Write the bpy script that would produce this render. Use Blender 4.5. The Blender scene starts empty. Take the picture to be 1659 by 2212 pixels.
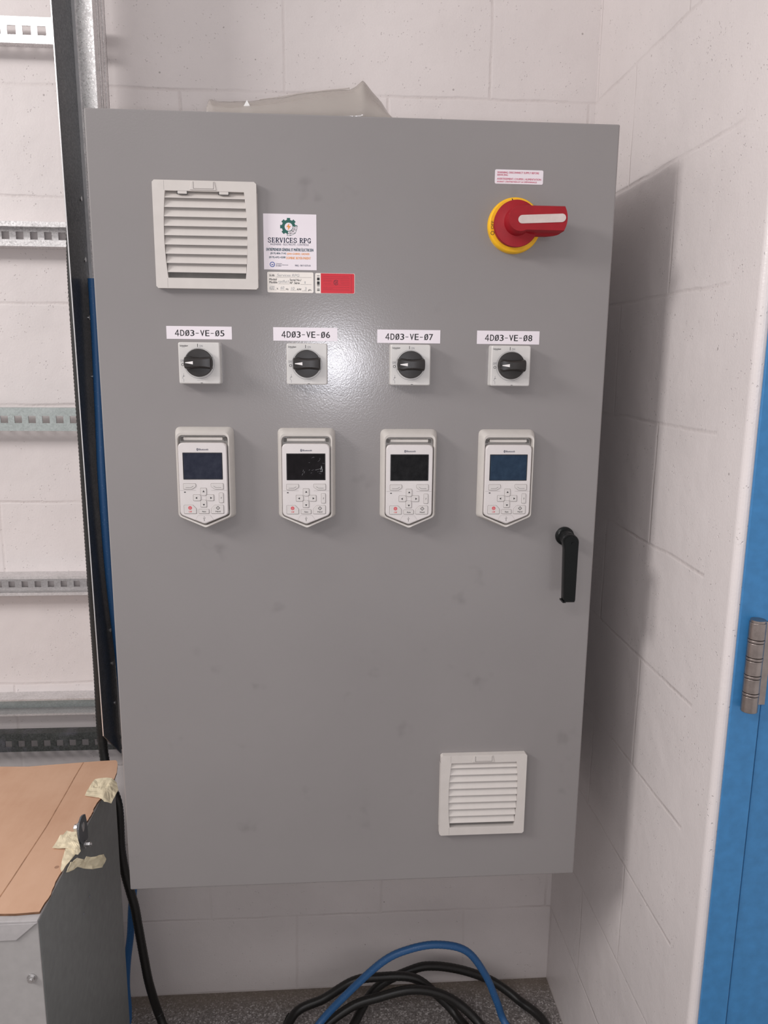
import bpy, bmesh, math, random
from math import sin, cos, pi, radians as R_
from mathutils import Vector, Matrix, noise
random.seed(7)
scene = bpy.context.scene
col = scene.collection

# ------------------------------------------------------------------ key dimensions (metres)
D = 0.4698            # door front face is at y = -D ; back wall is y = 0 ; floor z = 0
XR = 1.0891           # right wall plane
DX0, DX1, DZ0, DZ1 = 0.2125, 0.9746, 0.6390, 1.8597   # cabinet door

# ------------------------------------------------------------------ materials
MATS = {}
def new_mat(name):
    m = bpy.data.materials.new(name); m.use_nodes = True
    nt = m.node_tree; b = nt.nodes['Principled BSDF']; MATS[name] = m
    return m, nt, b
def N(nt, t, **kw):
    n = nt.nodes.new(t)
    for k, v in kw.items():
        if k.startswith('i_'): n.inputs[k[2:].replace('_', ' ')].default_value = v
        else: setattr(n, k, v)
    return n
def L(nt, a, b): nt.links.new(a, b)
def mth(nt, op, a, b=None, c=None):
    n = nt.nodes.new('ShaderNodeMath'); n.operation = op
    for i, v in enumerate((a, b, c)):
        if v is None: continue
        if isinstance(v, (int, float)): n.inputs[i].default_value = v
        else: nt.links.new(v, n.inputs[i])
    return n.outputs[0]
def srgb(*c):
    return tuple(((v/255)/12.92 if v/255 <= .04045 else ((v/255+.055)/1.055)**2.4) for v in c) + (1,)
def ramp(nt, fac, stops):
    n = nt.nodes.new('ShaderNodeValToRGB'); L(nt, fac, n.inputs[0])
    e = n.color_ramp.elements
    e[0].position, e[0].color = stops[0]; e[1].position, e[1].color = stops[-1]
    for p, c in stops[1:-1]:
        x = e.new(p); x.color = c
    return n.outputs[0]
def noise_n(nt, scale, detail=4, rough=.55, vec=None):
    n = N(nt, 'ShaderNodeTexNoise'); n.inputs['Scale'].default_value = scale
    n.inputs['Detail'].default_value = detail; n.inputs['Roughness'].default_value = rough
    if vec is not None: L(nt, vec, n.inputs['Vector'])
    return n.outputs[0]
def geo(nt): return N(nt, 'ShaderNodeNewGeometry').outputs['Position']
def plain(name, c, rough=.5, metal=0, spec=.5, var=.08, bump=0, bscale=300, coat=0):
    m, nt, b = new_mat(name)
    b.inputs['Roughness'].default_value = rough; b.inputs['Metallic'].default_value = metal
    b.inputs['Specular IOR Level'].default_value = spec
    if coat: b.inputs['Coat Weight'].default_value = coat
    tc = N(nt, 'ShaderNodeTexCoord').outputs['Object']
    n = noise_n(nt, 60, 4, vec=tc)
    lo = tuple(v*(1-var) for v in c[:3])+(1,); hi = tuple(min(1, v*(1+var)) for v in c[:3])+(1,)
    L(nt, ramp(nt, n, [(.3, lo), (.7, hi)]), b.inputs['Base Color'])
    if bump:
        bn = N(nt, 'ShaderNodeBump'); bn.inputs['Strength'].default_value = bump; bn.inputs['Distance'].default_value = .0005
        L(nt, noise_n(nt, bscale, 3, vec=tc), bn.inputs['Height']); L(nt, bn.outputs[0], b.inputs['Normal'])
    return m

def block_wall(name, axis, x0, base, rough, pit, limit=None):
    """painted concrete block: courses 0.2032 high, blocks 0.4064 long, half bond. axis = horizontal world axis"""
    m, nt, b = new_mat(name)
    p = geo(nt); s = N(nt, 'ShaderNodeSeparateXYZ'); L(nt, p, s.inputs[0])
    wob = noise_n(nt, 9, 3, vec=p); wob2 = mth(nt, 'MULTIPLY', mth(nt, 'SUBTRACT', wob, .5), .010)
    h = mth(nt, 'ADD', s.outputs[axis], wob2); z = mth(nt, 'ADD', s.outputs['Z'], wob2)
    row = mth(nt, 'FLOOR', mth(nt, 'DIVIDE', z, .2032))
    odd = mth(nt, 'MULTIPLY', mth(nt, 'FLOORED_MODULO', row, 2.0), .2032)
    u = mth(nt, 'DIVIDE', mth(nt, 'SUBTRACT', mth(nt, 'SUBTRACT', h, x0), odd), .4064)
    du = mth(nt, 'MULTIPLY', mth(nt, 'ABSOLUTE', mth(nt, 'SUBTRACT', mth(nt, 'FRACT', mth(nt, 'ADD', u, .5)), .5)), .4064)
    v = mth(nt, 'DIVIDE', z, .2032)
    dv = mth(nt, 'MULTIPLY', mth(nt, 'ABSOLUTE', mth(nt, 'SUBTRACT', mth(nt, 'FRACT', mth(nt, 'ADD', v, .5)), .5)), .2032)
    d = mth(nt, 'MINIMUM', du, dv)
    g = N(nt, 'ShaderNodeMapRange'); g.interpolation_type = 'SMOOTHSTEP'
    L(nt, d, g.inputs[0]); g.inputs[1].default_value = .0004; g.inputs[2].default_value = .0048
    g.inputs[3].default_value = 0; g.inputs[4].default_value = 1
    # hand tooling makes the joint come and go
    var = N(nt, 'ShaderNodeMapRange'); L(nt, noise_n(nt, 6, 3, vec=p), var.inputs[0]); var.inputs[1].default_value = .36; var.inputs[2].default_value = .66; var.inputs[3].default_value = .30; var.inputs[4].default_value = 1.25
    vv = var.outputs[0]
    if limit is not None:      # the rounded corner block has no joints in its face
        vv = mth(nt, 'MULTIPLY', vv, mth(nt, 'GREATER_THAN', s.outputs[axis], limit))
    rag = mth(nt, 'MULTIPLY', mth(nt, 'MULTIPLY', mth(nt, 'SUBTRACT', 1.0, g.outputs[0]), noise_n(nt, 120, 3, vec=p)), .8)
    hj = mth(nt, 'MULTIPLY', mth(nt, 'SUBTRACT', g.outputs[0], mth(nt, 'MULTIPLY', rag, -1.0)), vv)
    vd = N(nt, 'ShaderNodeVectorMath', operation='MULTIPLY_ADD'); nc = N(nt, 'ShaderNodeTexNoise'); nc.inputs['Scale'].default_value = 210; L(nt, p, nc.inputs['Vector']); L(nt, nc.outputs['Color'], vd.inputs[0]); vd.inputs[1].default_value = (.006, .006, .006); L(nt, p, vd.inputs[2]); pv = vd.outputs[0]
    vor = N(nt, 'ShaderNodeTexVoronoi'); vor.inputs['Scale'].default_value = 170; L(nt, pv, vor.inputs['Vector'])
    pits = N(nt, 'ShaderNodeMapRange'); L(nt, vor.outputs['Distance'], pits.inputs[0]); pits.inputs[1].default_value = .05; pits.inputs[2].default_value = .22
    msk = mth(nt, 'MULTIPLY', mth(nt, 'GREATER_THAN', noise_n(nt, 46, 3, vec=p), .55), mth(nt, 'GREATER_THAN', noise_n(nt, 9, 2, vec=p), .44))
    pit_h = mth(nt, 'MULTIPLY', mth(nt, 'MULTIPLY', mth(nt, 'SUBTRACT', 1.0, pits.outputs[0]), msk), -pit)
    fine = mth(nt, 'MULTIPLY', noise_n(nt, 260, 3, vec=p), .22)
    lump = mth(nt, 'MULTIPLY', noise_n(nt, 26, 4, vec=p), .5)
    tot = mth(nt, 'ADD', mth(nt, 'ADD', hj, pit_h), mth(nt, 'ADD', fine, lump))
    bn = N(nt, 'ShaderNodeBump'); bn.inputs['Strength'].default_value = .75; bn.inputs['Distance'].default_value = .0017
    L(nt, tot, bn.inputs['Height']); L(nt, bn.outputs[0], b.inputs['Normal'])
    dirt = noise_n(nt, 3.2, 5, .6, vec=p)
    b2 = tuple(v*.93 for v in base[:3])+(1,)
    c1 = ramp(nt, dirt, [(.35, b2), (.62, base)])
    # joints hold a little dust, sparse dark specks
    mx = N(nt, 'ShaderNodeMix', data_type='RGBA'); mx.blend_type = 'MULTIPLY'
    L(nt, mth(nt, 'MULTIPLY', mth(nt, 'MULTIPLY', mth(nt, 'SUBTRACT', 1.0, g.outputs[0]), vv), .15), mx.inputs[0]); L(nt, c1, mx.inputs[6]); mx.inputs[7].default_value = (.5, .42, .38, 1)
    v2 = N(nt, 'ShaderNodeTexVoronoi'); v2.inputs['Scale'].default_value = 28; L(nt, p, v2.inputs['Vector'])
    sp = mth(nt, 'MULTIPLY', mth(nt, 'LESS_THAN', v2.outputs['Distance'], .055), mth(nt, 'GREATER_THAN', noise_n(nt, 13, 1, vec=p), .55))
    mx2 = N(nt, 'ShaderNodeMix', data_type='RGBA'); L(nt, mth(nt, 'MULTIPLY', sp, .55), mx2.inputs[0]); L(nt, mx.outputs[2], mx2.inputs[6]); mx2.inputs[7].default_value = (.2, .17, .16, 1)
    L(nt, mx2.outputs[2], b.inputs['Base Color'])
    b.inputs['Roughness'].default_value = rough
    return m

WALLC = (.70, .645, .634, 1)
block_wall('back wall paint', 'X', .4671, WALLC, .5, .75)
block_wall('side wall paint', 'Y', -.4152, WALLC, .30, .9, -.612)

def enamel():
    m, nt, b = new_mat('grey enamel')
    p = geo(nt)
    base = (.252, .236, .234, 1)
    n1 = noise_n(nt, 2.3, 5, .6, vec=p)
    c = ramp(nt, n1, [(.3, tuple(v*.95 for v in base[:3])+(1,)), (.7, tuple(v*1.04 for v in base[:3])+(1,))])
    # sparse smudges and scuffs
    n2 = noise_n(nt, 11, 3, .7, vec=p); n3 = noise_n(nt, 38, 3, .6, vec=p)
    sm = mth(nt, 'MULTIPLY', mth(nt, 'GREATER_THAN', n2, .66), mth(nt, 'MULTIPLY', n3, .35))
    mp = N(nt, 'ShaderNodeMapRange'); mp.interpolation_type = 'SMOOTHSTEP'; L(nt, n2, mp.inputs[0]); mp.inputs[1].default_value = .63; mp.inputs[2].default_value = .82
    mx = N(nt, 'ShaderNodeMix', data_type='RGBA'); L(nt, mth(nt, 'MULTIPLY', mp.outputs[0], mth(nt, 'MULTIPLY', n3, .9)), mx.inputs[0]); L(nt, c, mx.inputs[6]); mx.inputs[7].default_value = (.11, .10, .10, 1)
    L(nt, mx.outputs[2], b.inputs['Base Color'])
    b.inputs['Roughness'].default_value = .20
    bn = N(nt, 'ShaderNodeBump'); bn.inputs['Strength'].default_value = .15; bn.inputs['Distance'].default_value = .0006
    L(nt, noise_n(nt, 420, 2, vec=p), bn.inputs['Height']); L(nt, bn.outputs[0], b.inputs['Normal'])
    return m
enamel()

def galv(name, c, rough=.35, metal=.85, spangle=.25, stain=None, stain_amt=.5):
    m, nt, b = new_mat(name)
    p = N(nt, 'ShaderNodeTexCoord').outputs['Object']
    v = N(nt, 'ShaderNodeTexVoronoi'); v.inputs['Scale'].default_value = 380; L(nt, p, v.inputs['Vector'])
    sp = N(nt, 'ShaderNodeSeparateColor'); L(nt, v.outputs['Color'], sp.inputs[0])
    f = mth(nt, 'MULTIPLY_ADD', sp.outputs[0], .5, mth(nt, 'MULTIPLY', noise_n(nt, 30, 5, .6, vec=p), .5))
    cc = ramp(nt, f, [(.2, tuple(x*(1-spangle) for x in c[:3])+(1,)), (.8, tuple(min(1, x*(1+spangle)) for x in c[:3])+(1,))])
    if stain:
        mx = N(nt, 'ShaderNodeMix', data_type='RGBA')
        mp = N(nt, 'ShaderNodeMapRange'); L(nt, noise_n(nt, 22, 5, .7, vec=p), mp.inputs[0]); mp.inputs[1].default_value = .5; mp.inputs[2].default_value = .68; mp.inputs[4].default_value = stain_amt
        L(nt, mp.outputs[0], mx.inputs[0]); L(nt, cc, mx.inputs[6]); mx.inputs[7].default_value = stain
        cc = mx.outputs[2]
    L(nt, cc, b.inputs['Base Color'])
    b.inputs['Metallic'].default_value = metal
    L(nt, mth(nt, 'MULTIPLY_ADD', sp.outputs[1], .15, rough-.07), b.inputs['Roughness'])
    bn = N(nt, 'ShaderNodeBump'); bn.inputs['Strength'].default_value = .25; bn.inputs['Distance'].default_value = .0005
    L(nt, noise_n(nt, 160, 4, .6, vec=p), bn.inputs['Height']); L(nt, bn.outputs[0], b.inputs['Normal'])
    return m
galv('bright galvanised steel', (.80, .78, .78, 1), .30, .75, .14, (.35, .33, .32, 1), .22)
galv('pale galvanised steel', (.62, .60, .60, 1), .45, .55, .12, (.35, .33, .32, 1), .3)
galv('grey green galvanised steel', (.40, .44, .43, 1), .5, .5, .12, (.55, .57, .57, 1), .4)
galv('stained galvanised steel', (.12, .125, .12, 1), .4, .6, .3, (.30, .28, .34, 1), .5)
galv('shaded tray steel', (.070, .076, .083, 1), .38, .6, .08, (.12, .12, .115, 1), .4)  # tray rail web: shade of the side put into a dark base colour
plain('bare steel edge', (.8, .79, .8, 1), .25, .7)
plain('bare steel', (.62, .61, .61, 1), .28, 1, bump=.2)
plain('brushed hinge steel', (.36, .31, .29, 1), .33, .95, var=.15, bump=.2)
plain('light grey steel enamel', (.42, .40, .40, 1), .5)
plain('box shade enamel', (.205, .215, .212, 1), .42, var=.1, bump=.2, bscale=160)  # box body: shade of its side put into a darker enamel colour
plain('vent plastic', (.585, .545, .515, 1), .55, var=.025, bump=.1)
plain('box lit enamel', (.37, .355, .35, 1), .45, var=.05, bump=.2, bscale=160)  # same box paint, light on the front put into a lighter colour
plain('filter grey', (.20, .19, .18, 1), .9)
plain('lug grey', (.11, .115, .125, 1), .5, .2)
plain('keypad white plastic', (.64, .60, .59, 1), .38, var=.03)
plain('holder plastic', (.58, .545, .51, 1), .45, var=.04)
plain('key plastic', (.60, .565, .55, 1), .5, var=.03)
plain('key outline', (.20, .18, .17, 1), .6)
plain('switch plate plastic', (.60, .58, .56, 1), .42, var=.03)
plain('knob black plastic', (.016, .013, .012, 1), .42, var=.3, bump=.1)
plain('handle black plastic', (.003, .004, .004, 1), .3, spec=.25)
plain('print black', (.015, .014, .016, 1), .6)
plain('print grey', (.22, .22, .24, 1), .6)
plain('pencil grey', (.36, .37, .38, 1), .7)
plain('print green', (.006, .095, .075, 1), .5)
plain('print teal', (.012, .055, .085, 1), .5)
plain('print orange', (.78, .30, .06, 1), .5)
plain('print blue', (.01, .06, .30, 1), .5)
plain('print navy', (.012, .02, .06, 1), .5)
plain('print magenta', (.50, .03, .10, 1), .5)
plain('print dark red', (.20, .006, .02, 1), .5)
plain('print red', (.62, .03, .05, 1), .5)
plain('white label', (.76, .70, .74, 1), .4, var=.01)
plain('cream label', (.78, .73, .68, 1), .45, var=.02)
plain('red label', (.56, .003, .018, 1), .45, var=.04)
plain('white arrow', (.80, .77, .76, 1), .5)
plain('yellow plastic', (.86, .47, .010, 1), .38, var=.10)
plain('red plastic', (.30, .005, .012, 1), .52, spec=.35, var=.08, bump=.1)
plain('insert plastic', (.58, .49, .46, 1), .45)
plain('blue door enamel', (.042, .200, .440, 1), .42, var=.10, bump=.2, bscale=90)
plain('gasket black', (.015, .012, .012, 1), .7)
plain('paper white', (.78, .77, .76, 1), .7)

def screen_mat(name, c, rough, haze):
    m, nt, b = new_mat(name)
    tc = N(nt, 'ShaderNodeTexCoord').outputs['Object']
    n = noise_n(nt, 90, 4, .6, vec=tc)
    L(nt, ramp(nt, n, [(.35, c), (.75, haze)]), b.inputs['Base Color'])
    b.inputs['Roughness'].default_value = rough; b.inputs['Specular IOR Level'].default_value = .22
screen_mat('dim blue grey screen', (.014, .017, .032, 1), .3, (.028, .032, .05, 1))
screen_mat('black scuffed screen', (.003, .002, .003, 1), .08, (.008, .006, .008, 1))
screen_mat('black smudged screen', (.003, .003, .004, 1), .12, (.012, .012, .013, 1))
screen_mat('dark blue screen', (.012, .028, .055, 1), .3, (.022, .045, .08, 1))

def hose_mat(name, c, hi, rough):
    m, nt, b = new_mat(name)
    tc = N(nt, 'ShaderNodeTexCoord').outputs['Object']
    v = N(nt, 'ShaderNodeTexVoronoi'); v.inputs['Scale'].default_value = 170; L(nt, tc, v.inputs['Vector'])
    f = mth(nt, 'MULTIPLY', mth(nt, 'LESS_THAN', v.outputs['Distance'], .16), .5)
    mx = N(nt, 'ShaderNodeMix', data_type='RGBA'); L(nt, f, mx.inputs[0]); mx.inputs[6].default_value = c; mx.inputs[7].default_value = hi
    L(nt, mx.outputs[2], b.inputs['Base Color']); b.inputs['Roughness'].default_value = rough
hose_mat('black rubber', (.012, .011, .010, 1), (.06, .055, .05, 1), .42)
hose_mat('blue rubber', (.030, .12, .30, 1), (.14, .28, .48, 1), .42)

def cardboard():
    m, nt, b = new_mat('cardboard')
    p = geo(nt)
    mp = N(nt, 'ShaderNodeMapping'); L(nt, p, mp.inputs[0]); mp.inputs['Scale'].default_value = (9, 2.2, 9)
    n = noise_n(nt, 3, 5, .6, vec=mp.outputs[0]); n2 = noise_n(nt, 7, 4, .6, vec=p)
    c = ramp(nt, mth(nt, 'MULTIPLY_ADD', n, .45, mth(nt, 'MULTIPLY', n2, .55)), [(.30, (.50, .29, .185, 1)), (.5, (.56, .345, .23, 1)), (.7, (.60, .38, .26, 1))])
    v = N(nt, 'ShaderNodeTexVoronoi'); v.inputs['Scale'].default_value = 16; L(nt, p, v.inputs['Vector'])
    sp = mth(nt, 'MULTIPLY', mth(nt, 'LESS_THAN', v.outputs['Distance'], .06), .55)
    mx = N(nt, 'ShaderNodeMix', data_type='RGBA'); L(nt, sp, mx.inputs[0]); L(nt, c, mx.inputs[6]); mx.inputs[7].default_value = (.16, .07, .04, 1)
    L(nt, mx.outputs[2], b.inputs['Base Color']); b.inputs['Roughness'].default_value = .8
    bn = N(nt, 'ShaderNodeBump'); bn.inputs['Strength'].default_value = .3; bn.inputs['Distance'].default_value = .001
    L(nt, n, bn.inputs['Height']); L(nt, bn.outputs[0], b.inputs['Normal'])
cardboard()
plain('cardboard core', (.17, .085, .045, 1), .9, var=.3)
plain('cardboard crease', (.33, .175, .10, 1), .9, var=.3)
plain('masking tape', (.74, .65, .46, 1), .55, var=.12, bump=.5, bscale=120)

def floor_mat():
    m, nt, b = new_mat('speckled floor')
    p = geo(nt); s = N(nt, 'ShaderNodeSeparateXYZ'); L(nt, p, s.inputs[0])
    v = N(nt, 'ShaderNodeTexVoronoi'); v.inputs['Scale'].default_value = 290; L(nt, p, v.inputs['Vector'])
    sc = N(nt, 'ShaderNodeSeparateColor'); L(nt, v.outputs['Color'], sc.inputs[0])
    c = ramp(nt, sc.outputs[0], [(.0, (.13, .115, .11, 1)), (.45, (.21, .19, .18, 1)), (.8, (.30, .275, .265, 1)), (.95, (.50, .47, .46, 1))])
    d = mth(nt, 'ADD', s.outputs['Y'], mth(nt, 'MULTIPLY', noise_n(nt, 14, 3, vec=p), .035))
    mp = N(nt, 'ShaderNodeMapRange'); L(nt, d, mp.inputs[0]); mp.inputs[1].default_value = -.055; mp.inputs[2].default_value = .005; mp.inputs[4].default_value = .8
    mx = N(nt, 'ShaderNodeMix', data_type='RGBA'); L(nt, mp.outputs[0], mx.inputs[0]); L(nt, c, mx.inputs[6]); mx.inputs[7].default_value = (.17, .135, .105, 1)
    L(nt, mx.outputs[2], b.inputs['Base Color']); b.inputs['Roughness'].default_value = .55
floor_mat()

def bag_mat():
    m, nt, b = new_mat('clear plastic film')
    b.inputs['Base Color'].default_value = (.50, .45, .41, 1); b.inputs['Roughness'].default_value = .13
    b.inputs['Alpha'].default_value = .5; b.inputs['Specular IOR Level'].default_value = .8
    tc = geo(nt)
    bn = N(nt, 'ShaderNodeBump'); bn.inputs['Strength'].default_value = .5; bn.inputs['Distance'].default_value = .004
    L(nt, noise_n(nt, 22, 3, vec=tc), bn.inputs['Height']); L(nt, bn.outputs[0], b.inputs['Normal'])
bag_mat()

# ------------------------------------------------------------------ mesh helpers
class MB:
    def __init__(s): s.v = []; s.f = []; s.m = []; s.mats = []
    def mi(s, m):
        if m not in s.mats: s.mats.append(m)
        return s.mats.index(m)
    def add(s, vs, fs, m):
        o = len(s.v); s.v += [tuple(p) for p in vs]; k = s.mi(m)
        for f in fs: s.f.append([i+o for i in f]); s.m.append(k)
    def box(s, x0, x1, y0, y1, z0, z1, m):
        x0, x1 = sorted((x0, x1)); y0, y1 = sorted((y0, y1)); z0, z1 = sorted((z0, z1))
        s.add([(x, y, z) for x in (x0, x1) for y in (y0, y1) for z in (z0, z1)],
              [(0, 1, 3, 2), (4, 6, 7, 5), (0, 4, 5, 1), (2, 3, 7, 6), (0, 2, 6, 4), (1, 5, 7, 3)], m)
    def loft(s, rings, m, cap0=True, cap1=True):
        n = len(rings[0]); vs = [p for r in rings for p in r]; fs = []
        for i in range(len(rings)-1):
            for j in range(n):
                k = (j+1) % n; fs.append((i*n+j, i*n+k, (i+1)*n+k, (i+1)*n+j))
        if cap0: fs.append(tuple(range(n-1, -1, -1)))
        if cap1: fs.append(tuple((len(rings)-1)*n+j for j in range(n)))
        s.add(vs, fs, m)
    def prism(s, pts, y0, y1, m):            # outline in x,z extruded along y
        s.loft([[(x, y0, z) for x, z in pts], [(x, y1, z) for x, z in pts]], m)
    def prismx(s, pts, x0, x1, m):           # outline in y,z extruded along x
        s.loft([[(x0, y, z) for y, z in pts], [(x1, y, z) for y, z in pts]], m)
    def prismz(s, pts, z0, z1, m):
        s.loft([[(x, y, z0) for x, y in pts], [(x, y, z1) for x, y in pts]], m)
    def flat(s, pts, y, m): s.add([(x, y, z) for x, z in pts], [tuple(range(len(pts)))], m)
    def rect(s, x0, x1, z0, z1, y, m): s.flat([(x0, z0), (x1, z0), (x1, z1), (x0, z1)], y, m)
    def line(s, pts, w, y, m):
        for (a, b), (c, d) in zip(pts, pts[1:]):
            dx, dz = c-a, d-b; l = math.hypot(dx, dz) or 1; nx, nz = -dz/l*w/2, dx/l*w/2
            ex, ez = dx/l*w*.3, dz/l*w*.3
            s.flat([(a-ex+nx, b-ez+nz), (a-ex-nx, b-ez-nz), (c+ex-nx, d+ez-nz), (c+ex+nx, d+ez+nz)], y, m)
    def ring(s, cx, cz, r0, r1, y, m, n=32, a0=0, a1=2*pi):
        full = abs(a1-a0-2*pi) < 1e-6; k = n if full else n+1
        vs = []
        for i in range(k):
            a = a0+(a1-a0)*i/n; vs += [(cx+r0*cos(a), y, cz+r0*sin(a)), (cx+r1*cos(a), y, cz+r1*sin(a))]
        fs = [(2*i, 2*i+1, 2*((i+1) % k)+1, 2*((i+1) % k)) for i in range(n)]
        s.add(vs, fs, m)
    def lathe_y(s, cx, cz, prof, m, n=48, cap0=True, cap1=True):   # prof: (radius, y)
        s.loft([[(cx+r*cos(2*pi*i/n), y, cz+r*sin(2*pi*i/n)) for i in range(n)] for r, y in prof], m, cap0, cap1)
    def cyl(s, p, q, r, m, n=24):
        p, q = Vector(p), Vector(q); t = (q-p).normalized(); a = t.orthogonal().normalized(); b = t.cross(a)
        s.loft([[c+a*r*cos(2*pi*i/n)+b*r*sin(2*pi*i/n) for i in range(n)] for c in (p, q)], m)
    def text(s, t, x0, x1, z0, z1, y, m, bold=0, shear=0, rot=None):
        """lettering fitted into the rectangle x0..x1, z0..z1 on the plane y, facing -y"""
        vs, fs = glyphs(t, 0, shear)
        if not vs: return
        ax = min(v[0] for v in vs); bx = max(v[0] for v in vs); az = min(v[1] for v in vs); bz = max(v[1] for v in vs)
        out = []
        for a, b in vs:
            u = (a-ax)/((bx-ax) or 1); w = (b-az)/((bz-az) or 1)
            if rot: u, w = 1-w, u
            out.append((x0+(x1-x0)*u, y, z0+(z1-z0)*w))
        s.add(out, fs, m)
        if bold:      # heavier stroke: the same letters printed once more, a hair to the side
            d = (z1-z0)*.05
            s.add([(p+d, q-.00001, r+d*.3) for p, q, r in out], fs, m)
_gl = {}
def glyphs(t, bold, shear):
    k = (t, bold, shear)
    if k in _gl: return _gl[k]
    cu = bpy.data.curves.new('lettering', 'FONT'); cu.body = t; cu.offset = bold; cu.shear = shear; cu.resolution_u = 4
    o = bpy.data.objects.new('lettering', cu); col.objects.link(o)
    dg = bpy.context.evaluated_depsgraph_get(); me = o.evaluated_get(dg).to_mesh()
    r = ([(v.co.x, v.co.y) for v in me.vertices], [tuple(p.vertices) for p in me.polygons])
    o.evaluated_get(dg).to_mesh_clear(); bpy.data.objects.remove(o); bpy.data.curves.remove(cu)
    _gl[k] = r; return r

WL = {}
def wloc(o):
    return WL.get(o.name, Vector((0, 0, 0))) if o else Vector((0, 0, 0))
def reg(o, p): WL[o.name] = Vector(p)
def obj(name, mb, parent=None, origin=None, bevel=0, smooth=False, label=None, seg=2, recalc=True):
    me = bpy.data.meshes.new(name)
    xs = list(zip(*mb.v))
    if origin is None: origin = ((min(xs[0])+max(xs[0]))/2, (min(xs[1])+max(xs[1]))/2, min(xs[2]) if parent is None else (min(xs[2])+max(xs[2]))/2)
    og = Vector(origin)
    me.from_pydata([Vector(v)-og for v in mb.v], [], mb.f)
    for m in mb.mats: me.materials.append(MATS[m])
    for p, k in zip(me.polygons, mb.m): p.material_index = k
    if recalc:
        bm = bmesh.new(); bm.from_mesh(me); bmesh.ops.recalc_face_normals(bm, faces=bm.faces); bm.to_mesh(me); bm.free()
    o = bpy.data.objects.new(name, me); col.objects.link(o)
    o.location = og - wloc(parent)
    if parent: o.parent = parent
    reg(o, og)
    if bevel:
        b = o.modifiers.new('Bevel', 'BEVEL'); b.width = bevel; b.segments = seg; b.limit_method = 'ANGLE'; b.angle_limit = R_(35)
    if smooth:
        for p in me.polygons: p.use_smooth = True
        try: me.set_sharp_from_angle(angle=R_(38))
        except Exception: pass
    if label: o['label'] = label
    return o
def thing(name, loc, label, cat, group=None):
    o = bpy.data.objects.new(name, None); col.objects.link(o); o.location = loc; o.empty_display_size = .05
    reg(o, loc); tag(o, label, cat, group); return o
def tag(o, label, cat, group=None):
    o['label'] = label; o['category'] = cat
    if group: o['group'] = group
def struct(o): o['kind'] = 'structure'; return o
def copy_tree(o, parent=None, delta=None):
    c = o.copy(); col.objects.link(c); dv = Vector(delta or (0, 0, 0))
    if parent: c.parent = parent
    else: c.location = o.location + dv
    reg(c, wloc(o)+dv)
    for ch in list(o.children): copy_tree(ch, c, dv)
    return c

def rpoly(pts, r, seg=5):
    """rounded polygon; pts CCW list of (x,z); r a number or list"""
    out = []; n = len(pts)
    for i in range(n):
        p = Vector(pts[i]); a = Vector(pts[i-1]); b = Vector(pts[(i+1) % n]); rr = r[i] if isinstance(r, (list, tuple)) else r
        if rr <= 0: out += [tuple(p)]*1 if seg == 0 else [tuple(p)]; continue
        da = (a-p).normalized(); db = (b-p).normalized(); ang = da.angle(db)
        t = min(rr/math.tan(ang/2), (a-p).length*.49, (b-p).length*.49)
        s = p+da*t; e = p+db*t
        for k in range(seg+1):
            u = k/seg; out.append(tuple(s*(1-u)**2+p*2*u*(1-u)+e*u**2))
    return out
def rrect(x0, x1, z0, z1, r, seg=5): return rpoly([(x0, z0), (x1, z0), (x1, z1), (x0, z1)], r, seg)
def capsule(x0, x1, cz, r, n=10):
    return [(x1-r+r*cos(a), cz+r*sin(a)) for a in [-pi/2+pi*i/n for i in range(n+1)]] + [(x0+r+r*cos(a), cz+r*sin(a)) for a in [pi/2+pi*i/n for i in range(n+1)]]
def circle(cx, cz, r, n=24): return [(cx+r*cos(2*pi*i/n), cz+r*sin(2*pi*i/n)) for i in range(n)]

def spline(P, step=.004):
    P = [Vector(p) for p in P]; P = [P[0]*2-P[1]]+P+[P[-1]*2-P[-2]]; out = []
    for i in range(1, len(P)-2):
        a, b, c, d = P[i-1:i+3]; n = max(2, int((c-b).length/step))
        for k in range(n):
            t = k/n
            out.append(.5*((2*b)+(-a+c)*t+(2*a-5*b+4*c-d)*t*t+(-a+3*b-3*c+d)*t**3))
    out.append(P[-2]); return out
def tube(mb, P, r, m, step=.004, n=14, rib=0, period=2):
    pts = spline(P, step); rings = []; up = Vector((.3, -.9, .2)).normalized(); prev = None
    for i, p in enumerate(pts):
        t = (pts[min(i+1, len(pts)-1)]-pts[max(i-1, 0)]).normalized()
        a = (prev - t*prev.dot(t)).normalized() if prev is not None else t.orthogonal().normalized()
        prev = a; b = t.cross(a); rr = r+(rib if i % period == 0 else -rib)
        rings.append([p+a*rr*cos(2*pi*k/n)+b*rr*sin(2*pi*k/n) for k in range(n)])
    mb.loft(rings, m)

# ------------------------------------------------------------------ the room
mb = MB(); mb.box(-2.2, XR+.6, 0, .2, -.0, 3.1, 'back wall paint'); struct(obj('wall_back', mb))
mb = MB()       # right wall, ends at a rounded corner beside the blue door
r = .011; YE = -.693
pts = [(XR, 0), (XR, YE+r)] + [(XR+r-r*cos(a), YE+r-r*sin(a)) for a in [pi/2*i/6 for i in range(1, 7)]] + [(XR+.6, YE), (XR+.6, 0)]
mb.prismz(pts, 0, 3.1, 'side wall paint')
struct(obj('wall_right', mb))
mb = MB(); mb.box(-2.2, XR+.6, -3.6, .2, -.1, 0, 'speckled floor'); struct(obj('floor', mb))

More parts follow.
